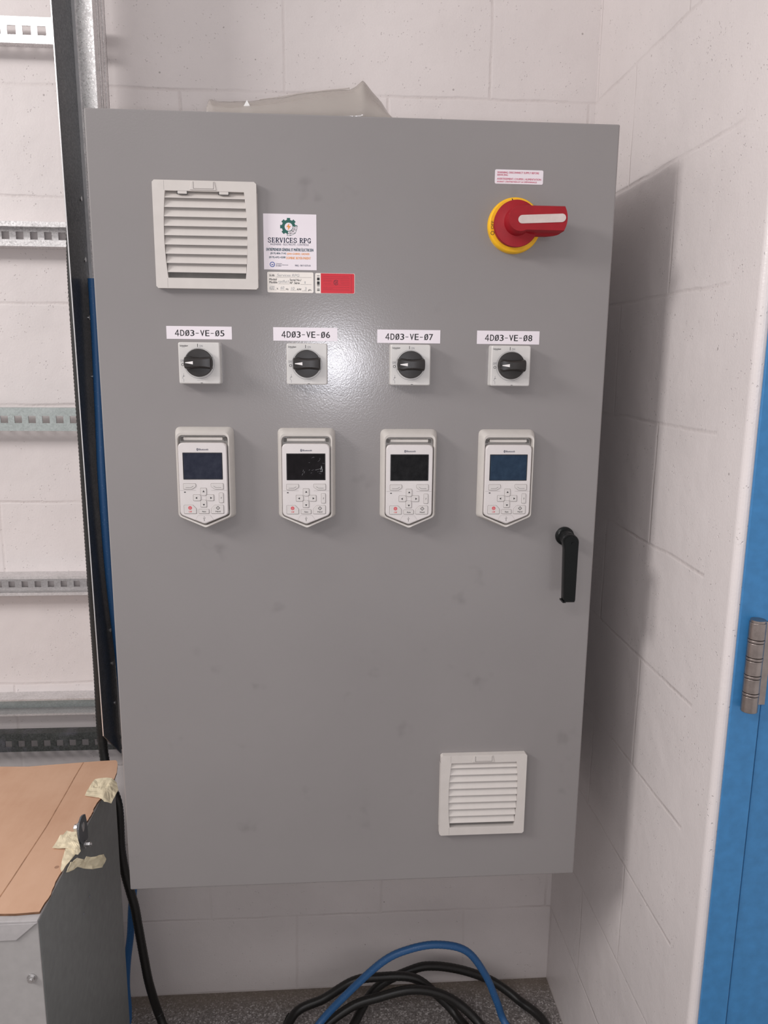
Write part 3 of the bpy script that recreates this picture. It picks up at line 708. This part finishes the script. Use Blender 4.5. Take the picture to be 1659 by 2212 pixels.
obj('rating_label', mb, cab, recalc=False, label='cream rating label filled in by pencil')
# red approval label
AX = lambda zx: .5309+(zx-915)/640*.0580
AZ = lambda zy: 1.6443-(zy-1020)/338*.0286
mb, y = sticker('x', rrect(.5307, .5889, 1.6157, 1.6444, .0022, 4), 'cream label', '')
mb.flat(rpoly([(AX(1003), .6160+1), (AX(1548), .6160+1), (AX(1548), 1.6441), (AX(1003), 1.6441)], [0, .002, .002, 0], 4), y, 'red label')
y2 = y-.0001
for a, b in ((1060, 1067), (1070, 1073), (1094, 1142), (1158, 1205), (1207, 1218), (1230, 1240), (1268, 1273), (1279, 1283), (1293, 1303), (1308, 1318)): mb.rect(AX(942), AX(985), AZ(b), AZ(a), y, 'print grey' if a in (1070, 1279) else 'print black')
mb.ring(AX(1250), AZ(1172), .0030, .0038, y2, 'print dark red', 24, R_(35), R_(325)); mb.text('SA', AX(1225), AX(1280), AZ(1200), AZ(1142), y2, 'print dark red', .006)
for i, (zy, a, b) in enumerate(((1070, 1045, 1455), (1100, 1040, 1470), (1130, 1040, 1180), (1150, 1040, 1180), (1130, 1320, 1470), (1160, 1320, 1470), (1185, 1040, 1170), (1185, 1330, 1470), (1210, 1040, 1470), (1250, 1040, 1470), (1270, 1040, 1200), (1290, 1040, 1470))):
    mb.text('certified industrial control panel assembly' if i % 2 else 'enclosed industrial control equipment', AX(a), AX(b), AZ(zy+10), AZ(zy), y2, 'print dark red')
mb.rect(AX(1497), AX(1500), AZ(1345), AZ(1030), y2, 'print dark red')
obj('approval_label', mb, cab, recalc=False, label='red foil approval label with a bar code')
# warning label
mb, y = sticker('x', rrect(.7925, .8640, 1.7741, 1.7937, .0024, 4), 'white label', '')
for s, x1, z0 in (('WARNING: DISCONNECT SUPPLY BEFORE', .8575, 1.7884), ('SERVICING', .8115, 1.7850), ('AVERTISSEMENT: COUPER L ALIMENTATION', .8608, 1.7796), ('AVANT L\'ENTRETIEN ET LE DÉPANNAGE', .8548, 1.7760)):
    mb.text(s, .7957, x1, z0, z0+.0026, y, 'print magenta', .006)
obj('warning_label', mb, cab, recalc=False, label='white warning label with magenta writing')
# name tapes
def name_tape(x0, x1, z0, z1, t, lab):
    mb, y = sticker('x', [(x0, z0), (x1, z0), (x1, z1), (x0, z1)], 'white label', '')
    w = x1-x0; h = z1-z0; a = x0+w*.125; step = w*.765/len(t); zz0 = z0+h*.24; zz1 = z0+h*.70
    for i, c in enumerate(t):
        cx0 = a+step*i+step*.10; cx1 = a+step*(i+1)-step*.12
        if c == '-': mb.rect(cx0+step*.08, cx1-step*.08, (zz0+zz1)/2-.0006, (zz0+zz1)/2+.0003, y, 'print black'); continue
        if c == '4':
            q = .0011; mb.line([(cx1-q*1.6, zz0), (cx1-q*1.6, zz1), (cx0, zz0+(zz1-zz0)*.30), (cx1, zz0+(zz1-zz0)*.30)], q, y, 'print black'); continue
        mb.text(c, cx0, cx1, zz0, zz1, y, 'print black', .012 if c in '0357-VED' else .005)
        if c == '0': mb.line([(cx0+step*.02, zz0+.0003), (cx1-step*.02, zz1-.0003)], .0009, y-.00005, 'print black')
    obj('name_tape', mb, cab, recalc=False, label=lab)
name_tape(.3125, .4075, 1.5477, 1.5662, '4D03-VE-05', 'white tape reading 4D03-VE-05')
name_tape(.4682, .5630, 1.5468, 1.5663, '4D03-VE-06', 'white tape reading 4D03-VE-06')
name_tape(.6227, .7177, 1.5453, 1.5648, '4D03-VE-07', 'white tape reading 4D03-VE-07')
name_tape(.7736, .8694, 1.5453, 1.5650, '4D03-VE-08', 'white tape reading 4D03-VE-08')

# ---- small rotary switches
def rotary_switch(cx, cz, label):
    yo = -D-.0195; h = .0297
    mb = MB(); M = 'switch plate plastic'
    o0 = rrect(cx-h-.0006, cx+h+.0006, cz-h-.0006, cz+h+.0006, .0030, 5); o1 = rrect(cx-h, cx+h, cz-h, cz+h, .0030, 5); o2 = rrect(cx-h+.0012, cx+h-.0012, cz-h+.0012, cz+h-.0012, .0024, 5)
    mb.loft([[(x, -D, z) for x, z in o0], [(x, yo+.0012, z) for x, z in o1], [(x, yo, z) for x, z in o2]], M)
    y = yo-.0001; P = 'print black'
    mb.rect(cx-.0022, cx-.0014, cz+.0232, cz+.0277, y, P); mb.text('ON', cx+.0006, cx+.0056, cz+.0232, cz+.0262, y, 'print grey')
    mb.text('OFF', cx-.0271, cx-.0219, cz+.0018, cz+.0050, y, 'print grey'); mb.ring(cx-.0240, cz-.0022, .0014, .0020, y, P, 20)
    mb.text('Schneider', cx-.0272, cx-.0165, cz+.0236, cz+.0260, y, P, .006); mb.rect(cx-.0245, cx-.0200, cz+.0226, cz+.0230, y, 'print grey')
    mb.rect(cx-.0172, cx-.0155, cz+.0243, cz+.0251, y, P)
    mb.line([(cx-.0232, cz-.0150), (cx-.0232, cz-.0190), (cx-.0252, cz-.0215), (cx-.0232, cz-.0235), (cx-.0232, cz-.0270)], .00035, y, 'print grey'); mb.line([(cx-.0252, cz-.0190), (cx-.0212, cz-.0186)], .0003, y, 'print grey'); mb.flat([(cx-.0240, cz-.0188), (cx-.0224, cz-.0188), (cx-.0232, cz-.0176)], y, 'print grey')
    mb.ring(cx, cz-.0002, .0217, .0221, y, 'print grey', 48)
    mb.rect(cx+.0010, cx+.0040, cz-.0287, cz-.0280, y, P)
    mb.line([(cx-.0040, cz-.0245), (cx+.0050, cz-.0250)], .0002, y, 'print grey')
    pl = obj('rotary_switch', mb, cab, recalc=False, label=label)
    k = MB(); M = 'knob black plastic'; kz = cz+.0006
    k.lathe_y(cx, kz, [(.0200, yo), (.0200, yo-.0070), (.0194, yo-.0078), (.0100, yo-.0088)], M, 48)
    # grip bar across the disc, lower and pinched at the pointer end
    st = []
    for u, hw, pr in ((-.0200, .0058, .0130), (-.0188, .0072, .0170), (-.0150, .0084, .0190), (-.0060, .0070, .0195), (.0030, .0066, .0200), (.0120, .0072, .0200), (.0180, .0082, .0185), (.0200, .0068, .0150)):
        st.append([(cx+u, yo-.0060, kz-hw-.0014), (cx+u, yo-pr+.0020, kz-hw), (cx+u, yo-pr, kz-hw+.0020), (cx+u, yo-pr, kz+hw-.0020), (cx+u, yo-pr+.0020, kz+hw), (cx+u, yo-.0060, kz+hw+.0014)])
    k.loft(st, M)
    yy = yo-.0202
    k.prism([(cx-.0168, kz-.0004), (cx-.0060, kz-.0022), (cx-.0060, kz+.0022), (cx-.0168, kz+.0006)], yy+.0010, yy-.0001, 'white arrow')
    k.rect(cx-.0192, cx-.0184, kz-.0030, kz+.0030, yo-.0179, 'print black')
    kn = obj('knob', k, pl, smooth=True, label='black knob with a white pointer turned to OFF')
    return pl
for cx, nm in ((.3617, '05'), (.5180, '06'), (.6713, '07'), (.8225, '08')):
    rotary_switch(cx, 1.5130, 'grey square switch plate under the tape 4D03-VE-%s' % nm)

# ---- main disconnect
cx, cz = .8232, 1.7155
mb = MB(); Yl = 'yellow plastic'
mb.lathe_y(cx, cz, [(.0395, -D), (.0395, -D-.0045), (.0385, -D-.0095), (.0372, -D-.0108), (.0200, -D-.0108)], Yl, 72)
y = -D-.0109
mb.text('OFF', cx-.0358, cx-.0322, cz-.0062, cz+.0052, y, 'print black', 0, 0, rot=True)
mb.ring(cx-.0335, cz-.0118, .0021, .0028, y, 'print black', 24)
mb.flat([(cx-.0072, cz+.0363), (cx-.0060, cz+.0368), (cx-.0045, cz+.0340), (cx-.0057, cz+.0335)], y, 'print black')
disc = obj('disconnect_switch', mb, cab, smooth=True, label='yellow round base ring of the main switch')
mb = MB(); Rd = 'red plastic'; n = 64
def hull(hr, x1, zt, zb, hx, hz, nn=64):
    """outline: circle radius hr around (hx,hz) joined to a bar ending at x1 between zb..zt"""
    out = []
    at = math.asin(max(-1, min(1, (zt-hz)/hr))) if abs(zt-hz) < hr else pi/2
    ab = -math.asin(max(-1, min(1, (hz-zb)/hr))) if abs(hz-zb) < hr else -pi/2
    for i in range(nn+1):
        a = at+(2*pi+ab-at)*i/nn; out.append((hx+hr*cos(a), hz+hr*sin(a)))
    xb = out[-1][0]; xt = out[0][0]
    for i in range(1, 6): out.append((xb+(x1-.004-xb)*i/6, zb))
    for i in range(0, 7):
        s = -1+2*i/6; out.append((x1-.0042*s*s, (zt+zb)/2+(zt-zb)/2*s))
    for i in range(5, 0, -1): out.append((xt+(x1-.004-xt)*i/6, zt))
    return out
hx, hz = .8215, 1.7152
A0 = hull(.0310, .862, 1.7330, 1.7000, hx, hz); A1 = hull(.0322, .870, 1.7345, 1.6985, hx, hz)
A2 = hull(.0328, .8800, 1.7355, 1.6990, hx, hz); A3 = hull(.0322, .8850, 1.7358, 1.7000, hx, hz)
A3b = hull(.0240, .8880, 1.7360, 1.7012, hx, hz+.001); A4 = hull(.0195, .8890, 1.7362, 1.7022, hx, hz+.0018); A5 = hull(.0178, .8890, 1.7360, 1.7024, hx, hz+.0025)
A6 = hull(.0170, .8888, 1.7352, 1.7032, hx, hz+.0030)
mb.loft([[(x, -D-yy, z) for x, z in A] for A, yy in ((A0, .0108), (A1, .0180), (A2, .0250), (A3, .0268), (A3b, .0282), (A4, .0302), (A5, .0485), (A6, .0505))], Rd)
lv = obj('lever', mb, disc, smooth=True, label='red lever handle pointing right')
mb = MB(); wp = [(x, z+.0018*(x-.853)/.035) for x, z in capsule(.8178, .8862, 1.7185, .0057)]
mb.prism(wp, -D-.0500, -D-.0511, 'insert plastic'); obj('lever_insert', mb, lv, label='pale pink grey stripe')

# ---- black latch handle of the door
mb = MB(); M = 'handle black plastic'; y = -D
mb.lathe_y(.9248, 1.2468, [(.0148, y), (.0148, y-.0045), (.0118, y-.0060), (.0108, y-.0075), (.0108, y-.0300)], M, 40)
dh = obj('door_handle', mb, cab, smooth=True, label='black L-shaped latch handle hanging down')
mb = MB()
def hl(dx, r, zb, w):
    x = .9240
    top = [(x+r*cos(a), 1.2450+r*sin(a)) for a in [pi*i/12 for i in range(13)]]
    return top+[(x-w*.80, 1.2330), (x-w*.60, zb+.0015), (x-w*.55, zb), (x+w*.86, zb), (x+w*.95, zb+.003), (x+w*.98, 1.2330)]
mb.loft([[(x, y-d, z) for x, z in hl(0, r, zb, w)] for d, r, zb, w in ((.0260, .0112, 1.1500, .0112), (.0280, .0122, 1.1485, .0122), (.0400, .0122, 1.1483, .0122), (.0425, .0108, 1.1500, .0110))], M)
mb.cyl((.9262, y-.0426, 1.2440), (.9262, y-.0436, 1.2440), .0022, M, 12)
mb.prism([(.9150, 1.1483), (.9200, 1.1483), (.9190, 1.1500), (.9150, 1.1510)], y-.0250, y-.0430, M)
obj('grip', mb, dh, smooth=True)

# ---- keypad holders (fixed to the door) and the removable keypads in them
def penta(hw, zt, zs, zp, rt, rs, rp, cx, cz):
    return rpoly([(cx, cz+zp), (cx+hw, cz+zs), (cx+hw, cz+zt), (cx-hw, cz+zt), (cx-hw, cz+zs)], [rp, rs, rt, rt, rs], 6)
Z0 = 1.340
def holder(cx, cz, label):
    mb = MB(); M = 'holder plastic'
    rg = [(penta(.0437, .0765, -.0600, -.0785, .009, .007, .006, cx, cz), -D),
          (penta(.0428, .0757, -.0592, -.0775, .009, .007, .006, cx, cz), -D-.0060),
          (penta(.0394, .0705, -.0575, -.0748, .0095, .007, .006, cx, cz), -D-.0205),
          (penta(.0386, .0697, -.0569, -.0741, .009, .007, .006, cx, cz), -D-.0218),
          (penta(.0371, .0660, -.0555, -.0715, .008, .007, .006, cx, cz), -D-.0212),
          (penta(.0366, .0652, -.0551, -.0708, .008, .007, .006, cx, cz), -D-.0180),
          (penta(.0364, .0648, -.0549, -.0705, .008, .007, .006, cx, cz), -D-.0060)]
    mb.loft([[(x, y, z) for x, z in P] for P, y in rg], M, False, True)
    h = obj('keypad_holder', mb, cab, smooth=True, recalc=False, label=label)
    c = MB(); c.prism(rrect(cx-.0292, cx+.0285, cz+.0580, cz+.0622, .0010, 3), -D-.0062, -D-.0165, M); obj('catch', c, h, bevel=.0006)
    for xa in (-.0345, .0293):
        c = MB(); c.prism(rrect(cx+xa, cx+xa+.0045, cz+.0560, cz+.0615, .0010, 3), -D-.0062, -D-.0100, 'filter grey'); obj('side_clip', c, h)
    return h
KX = [(.3628, .0024, '05'), (.5158, .0012, '06'), (.6722, .0, '07'), (.8245, .0, '08')]
for kx, dz, nm in KX: holder(kx, Z0+dz, 'cream holder below the switch of tape 4D03-VE-%s' % nm)

def keypad(cx, cz, smat):
    """cx,cz: centre column and the height 1.340 reference"""
    t = bpy.data.objects.new('keypad', None); col.objects.link(t); t.location = (cx, -D-.0072, cz-.069); reg(t, t.location); t.empty_display_size = .02
    X = lambda x: cx+(x-.6709); Z = lambda z: cz+(z-1.340)
    M = 'keypad white plastic'; yf = -D-.0255
    mb = MB()
    rg = [(penta(.0352, .0540, -.0535, -.0680, .007, .008, .007, cx, cz), -D-.0075), (penta(.0358, .0548, -.0540, -.0686, .008, .008, .007, cx, cz), yf+.0030),
          (penta(.0355, .0546, -.0537, -.0682, .008, .008, .007, cx, cz), yf+.0012), (penta(.0345, .0537, -.0528, -.0671, .0078, .008, .007, cx, cz), yf)]
    mb.loft([[(x, y, z) for x, z in P] for P, y in rg], M)
    y = yf-.0001
    # wireless mark and word
    bx, bz = X(.6640), Z(1.3850)
    mb.flat([(bx+.0013*cos(a), bz+.0020*sin(a)) for a in [2*pi*i/20 for i in range(20)]], y, 'print navy')
    mb.line([(bx-.0006, bz+.0007), (bx+.0005, bz-.0006), (bx, bz-.0013), (bx, bz+.0013), (bx+.0005, bz+.0006), (bx-.0006, bz-.0007)], .0002, y-.0001, M)
    mb.text('Bluetooth', X(.6660), X(.6798), Z(1.3837), Z(1.3863), y, 'print navy', .006)
    mb.rect(X(.6358), X(.7060), Z(1.32335), Z(1.32365), y, 'key outline') if False else None
    mb.line([(X(.6362), Z(1.3235)), (X(.6597), Z(1.3235))], .00022, y, 'key outline'); mb.line([(X(.6822), Z(1.3235)), (X(.7056), Z(1.3235))], .00022, y, 'key outline')
    mb.prism(rrect(X(.6420), X(.6445), Z(1.3201), Z(1.3215), .0004, 3), y-.0001, y+.0001, 'print black')
    obj('housing', mb, t, smooth=True, recalc=False)
    def key(pts, r, draw, nm='button'):
        k = MB(); P = [(X(a), Z(b)) for a, b in pts]
        out = rpoly(P, r, 4); c = (sum(p[0] for p in P)/len(P), sum(p[1] for p in P)/len(P))
        w = max(p[0] for p in P)-min(p[0] for p in P); h = max(p[1] for p in P)-min(p[1] for p in P)
        sc = lambda e: [(c[0]+(a-c[0])*(1+e/w*2), c[1]+(b-c[1])*(1+e/h*2)) for a, b in out]
        k.flat(sc(.00028), y, 'key outline')
        k.loft([[(a, yf, b) for a, b in sc(-.00012)], [(a, yf-.0007, b) for a, b in sc(-.0002)], [(a, yf-.0010, b) for a, b in sc(-.0006)]], 'key plastic')
        draw(k, yf-.0011)
        o = obj(nm, k, t, recalc=False); return o
    B = 'print black'
    W_ = .0004
    key([(.6415, .3252+1), (.6540, 1.3252), (.6599, 1.3292), (.6599, 1.3338), (.6415, 1.3338)], [.0012, .002, .002, .0015, .0012], lambda k, q: k.line([(X(.6449), Z(1.3280)), (X(.6528), Z(1.3280)), (X(.6560), Z(1.3300))], W_, q, B))
    key([(.6880, 1.3250), (.7005, 1.3250), (.7005, 1.3340), (.6822, 1.3340), (.6822, 1.3292)], [.002, .0012, .0012, .0015, .002], lambda k, q: k.line([(X(.6862), Z(1.3300)), (X(.6892), Z(1.3280)), (X(.6972), Z(1.3280))], W_, q, B))
    tri = lambda cxx, czz, dx, dz: (lambda k, q: k.flat([(X(cxx)+dx*.0016, Z(czz)+dz*.0016), (X(cxx)-dx*.0012-dz*.0017, Z(czz)-dz*.0012+dx*.0017), (X(cxx)-dx*.0012+dz*.0017, Z(czz)-dz*.0012-dx*.0017)], q, B))
    key([(.6685, 1.3155), (.6733, 1.3155), (.6754, 1.3172), (.6754, 1.3270), (.6664, 1.3270), (.6664, 1.3172)], .0012, tri(.6710, 1.3222, 0, 1))
    key([(.6666-.0110, 1.3076), (.6650, 1.3076), (.6668, 1.3094), (.6668, 1.3152), (.6650, 1.3170), (.6556, 1.3170)], .0012, tri(.6601, 1.3122, -1, 0))
    key([(.6764, 1.3076), (.6860, 1.3076), (.6860, 1.3170), (.6764, 1.3170), (.6746, 1.3152), (.6746, 1.3094)], .0012, tri(.6818, 1.3122, 1, 0))
    key([(.6660, 1.2978), (.6750, 1.2978), (.6750, 1.3074), (.6732, 1.3090), (.6678, 1.3090), (.6660, 1.3074)], .0012, tri(.6707, 1.3018, 0, -1))
    key([(.6937, 1.3045), (.7001, 1.3045), (.7001, 1.3196), (.6937, 1.3196)], .0014, lambda k, q: k.text('?', X(.6962), X(.6976), Z(1.3106), Z(1.3134), q, B))
    def off_(k, q):
        k.flat(circle(X(.6502), Z(1.2970), .0027), q, 'print red'); k.ring(X(.6502), Z(1.2968), .0010, .0014, q-.00005, 'key plastic', 16, R_(120), R_(420)); k.rect(X(.6500), X(.6504), Z(1.2970), Z(1.2986), q-.00005, 'key plastic')
        k.text('Off', X(.6480), X(.6525), Z(1.2901), Z(1.2924), q, 'print red', .006)
    key([(.6413, 1.2880), (.6594, 1.2880), (.6594, 1.2960), (.6545, 1.3012), (.6413, 1.3012)], [.0015, .0012, .002, .002, .0015], off_)
    key([(.6629, 1.2881), (.6782, 1.2881), (.6782, 1.2948), (.6629, 1.2948)], .0012, lambda k, q: k.text('Auto', X(.6677), X(.6735), Z(1.2903), Z(1.2926), q, B, .006))
    def hand_(k, q):
        a, b = X(.6915), Z(1.2968); dd = lambda r: [(a, b+r), (a-r, b), (a, b-r), (a+r, b)]
        k.flat(dd(.0031), q, B); k.flat(dd(.0021), q-.00004, 'key plastic'); k.rect(a-.0002, a+.0002, b-.0010, b+.0010, q-.00008, B)
        k.text('Hand', X(.6878), X(.6950), Z(1.2903), Z(1.2926), q, B, .006)
    key([(.6815, 1.2880), (.7001, 1.2880), (.7001, 1.3011), (.6868, 1.3011), (.6815, 1.2960)], [.0012, .0015, .0015, .002, .002], hand_)
    s = MB(); s.prism(rrect(X(.6418), X(.7001), Z(1.3399), Z(1.3804), .0008, 3), yf-.0002, yf+.0005, 'print black'); s.rect(X(.6430), X(.6990), Z(1.3410), Z(1.3793), yf-.0003, smat)
    obj('screen', s, t, recalc=False)
    u = MB(); P = [(X(a), Z(b)) for a, b in ((.6574, 1.2787), (.6640, 1.2762), (.6680, 1.2748), (.6709, 1.2743), (.6738, 1.2748), (.6778, 1.2762), (.6844, 1.2787), (.6796, 1.2857), (.6616, 1.2857))]
    u.flat([(a, b) for a, b in P], yf-.0001, 'key outline'); cxx = X(.6709); czz = Z(1.2800)
    u.prism([(cxx+(a-cxx)*.985, czz+(b-czz)*.97) for a, b in P], yf-.0003, yf+.0002, M)
    a, b = X(.6705), Z(1.2805); q = yf-.0004
    u.line([(a, b-.0026), (a, b+.0026)], .0003, q, B); u.line([(a, b-.0008), (a+.0014, b+.0006), (a+.0014, b+.0016)], .0003, q, B); u.line([(a, b-.0014), (a-.0014, b), (a-.0014, b+.0012)], .0003, q, B)
    u.flat(circle(a, b-.0030, .0006, 10), q, B); u.flat([(a-.0005, b+.0024), (a+.0005, b+.0024), (a, b+.0034)], q, B)
    obj('usb_cover', u, t, recalc=False, label='cover with a trident symbol')
    return t
base = keypad(.6716, Z0, 'black smudged screen')
KG = 'handheld keypads in the cabinet door'
info = [(.3622, .0024, 'dim blue grey screen', 'white keypad with a hazy blue grey screen, in the holder nearest the cabinet left edge'),
        (.5152, .0012, 'black scuffed screen', 'white keypad whose black screen has scratches, below tape 4D03-VE-06'),
        (.8238, .0, 'dark blue screen', 'white keypad with a dark blue screen, nearest the black door handle')]
for kx, dz, sm, lab in info:
    c = copy_tree(base, None, (kx-.6716, 0, dz)); tag(c, lab, 'keypad', KG)
    for ch in c.children:
        if ch.name.startswith('screen'):
            ch.data = ch.data.copy()
            for i, mm in enumerate(ch.data.materials):
                if mm.name == 'black smudged screen': ch.data.materials[i] = MATS[sm]
            if sm == 'black scuffed screen':      # pale scratches on this one screen
                s = MB(); random.seed(5); ox = kx
                for _ in range(16):
                    a = random.uniform(.004, .026); b = random.uniform(.010, .036); l = random.uniform(.001, .0035)
                    s.line([(a, b), (a+l, b+random.uniform(-.001, .0018))], .00018, -.00045, 'print grey')
                for _ in range(3):
                    a = random.uniform(-.006, .002); b = random.uniform(.008, .014); s.line([(a, b), (a+.001, b+.003)], .0003, -.00045, 'print grey')
                s.line([(.014, .0165), (.024, .0190)], .00022, -.00045, 'pencil grey'); s.line([(.021, .0140), (.0245, .0140), (.0235, .0225), (.022, .0165)], .0006, -.00045, 'pencil grey')
                s.v = [(x+ox, y-D-.0255, z+1.3402) for x, y, z in s.v]
                obj('screen_scratches', s, ch, recalc=False)
tag(base, 'white keypad with a plain black screen, below tape 4D03-VE-07', 'keypad', KG)

# ------------------------------------------------------------------ crumpled plastic bag on the cabinet
mb = MB(); nx, ny = 90, 26
prof = [(.3640, .030), (.3775, .035), (.390, .031), (.408, .030), (.449, .035), (.504, .0445), (.545, .0510), (.583, .0550), (.592, .0590), (.6020, .0685), (.606, .0650), (.614, .0550), (.632, .035), (.6480, .012), (.655, .004)]
def ph(x):
    for (a, b), (c, d) in zip(prof, prof[1:]):
        if a <= x <= c: return b+(d-b)*(x-a)/(c-a)
    return .004
zt = DZ1+.0037
for i in range(nx+1):
    x = .3760+(.655-.3760)*i/nx; h = ph(x)
    for j in range(ny+1):
        v = j/ny; yy = -.440+.20*v
        c = (sin(pi*min(1, v/.42)/2)**.7 if v < .42*.5*2*.5 else 1) if v < .21 else max(0, 1-(v-.21)/.79)**.75
        c = (v/.21)**.6 if v < .21 else max(0, 1-(v-.21)/.79)**.8
        nn = noise.noise(Vector((x*28, yy*40, 2.0)))*.006+noise.noise(Vector((x*75+yy*60, yy*30, 5.0)))*.0022
        mb.v.append((x, yy, zt+max(.0004, (h+nn*min(1, h/.03)*(1 if v > .25 else .35))*c)))
for i in range(nx):
    for j in range(ny):
        a = i*(ny+1)+j; mb.f.append([a, a+1, a+ny+2, a+ny+1]); mb.m.append(0)
mb.mats = ['clear plastic film']
bag = thing('plastic_bag', (.51, -.34, zt), 'crumpled clear plastic bag lying on top of the grey cabinet', 'plastic bag')
o = obj('film', mb, bag, smooth=True, recalc=False)
o.data.set_sharp_from_angle(angle=R_(180)); sm_ = o.modifiers.new('Solidify', 'SOLIDIFY'); sm_.thickness = .0003
mb = MB(); tube(mb, [(.4490, -.399, zt+.0345), (.475, -.399, zt+.0385), (.504, -.399, zt+.0440), (.545, -.399, zt+.0500), (.583, -.399, zt+.0545)], .0009, 'clear plastic film', n=8); obj('seam', mb, bag, smooth=True)
mb = MB(); mb.prism([(.418, zt+.001), (.446, zt+.001), (.433, zt+.0260)], -.4250, -.4244, 'paper white'); obj('paper_slip', mb, bag, label='small white paper corner inside')

# ------------------------------------------------------------------ light
def area(name, loc, target, sx, sy, power, c=(1, 1, 1), spread=None):
    l = bpy.data.lights.new(name, 'AREA'); l.shape = 'RECTANGLE'; l.size = sx; l.size_y = sy; l.energy = power; l.color = c
    if spread: l.spread = spread
    o = bpy.data.objects.new(name, l); col.objects.link(o); o.location = loc
    o.rotation_euler = (Vector(target)-Vector(loc)).to_track_quat('-Z', 'Y').to_euler(); return o
area('ceiling_lamp', (-2.2, -1.75, 2.85), (.8, -.3, 1.2), .9, .5, 57, (1, .965, .95))
area('ceiling_lamp', (-.62, -2.56, 2.95), (-.62, -1.9, 0), 1.3, .35, 17, (1, .965, .955))
l = bpy.data.lights.new('phone_lamp', 'AREA'); l.shape = 'DISK'; l.size = .05; l.energy = 2.7; l.color = (.93, .93, 1)
o = bpy.data.objects.new('phone_lamp', l); col.objects.link(o); o.location = (.565, -1.665, 1.512); o.rotation_euler = (Vector((.6, 0, 1.3))-Vector(o.location)).to_track_quat('-Z', 'Y').to_euler()
w = bpy.data.worlds.new('World'); scene.world = w; w.use_nodes = True
bg = w.node_tree.nodes['Background']; bg.inputs[0].default_value = (1, .955, .95, 1); bg.inputs[1].default_value = .62

# ------------------------------------------------------------------ camera
cam = bpy.data.cameras.new('Camera'); co = bpy.data.objects.new('Camera', cam); col.objects.link(co)
cam.sensor_fit = 'VERTICAL'; cam.sensor_height = 36; cam.lens = 36*1676.185/2212; cam.clip_start = .02
p_, y_, r_ = 0.192791, 0.071759, 0.009485
CAMP = (0.54988, -1.65834, 1.51935)
F = Vector((sin(y_)*cos(p_), cos(y_)*cos(p_), -sin(p_))); Rt = Vector((cos(y_), -sin(y_), 0)); U = Rt.cross(F)
R2 = Rt*cos(r_)+U*sin(r_); U2 = -Rt*sin(r_)+U*cos(r_)
M4 = Matrix((R2, U2, -F)).transposed().to_4x4(); M4.translation = Vector(CAMP)
co.matrix_world = M4
scene.camera = co
vs = scene.view_settings; vs.view_transform = 'Standard'; vs.look = 'None'; vs.gamma = 1; vs.exposure = 0
try: vs.use_curve_mapping = False
except Exception: pass
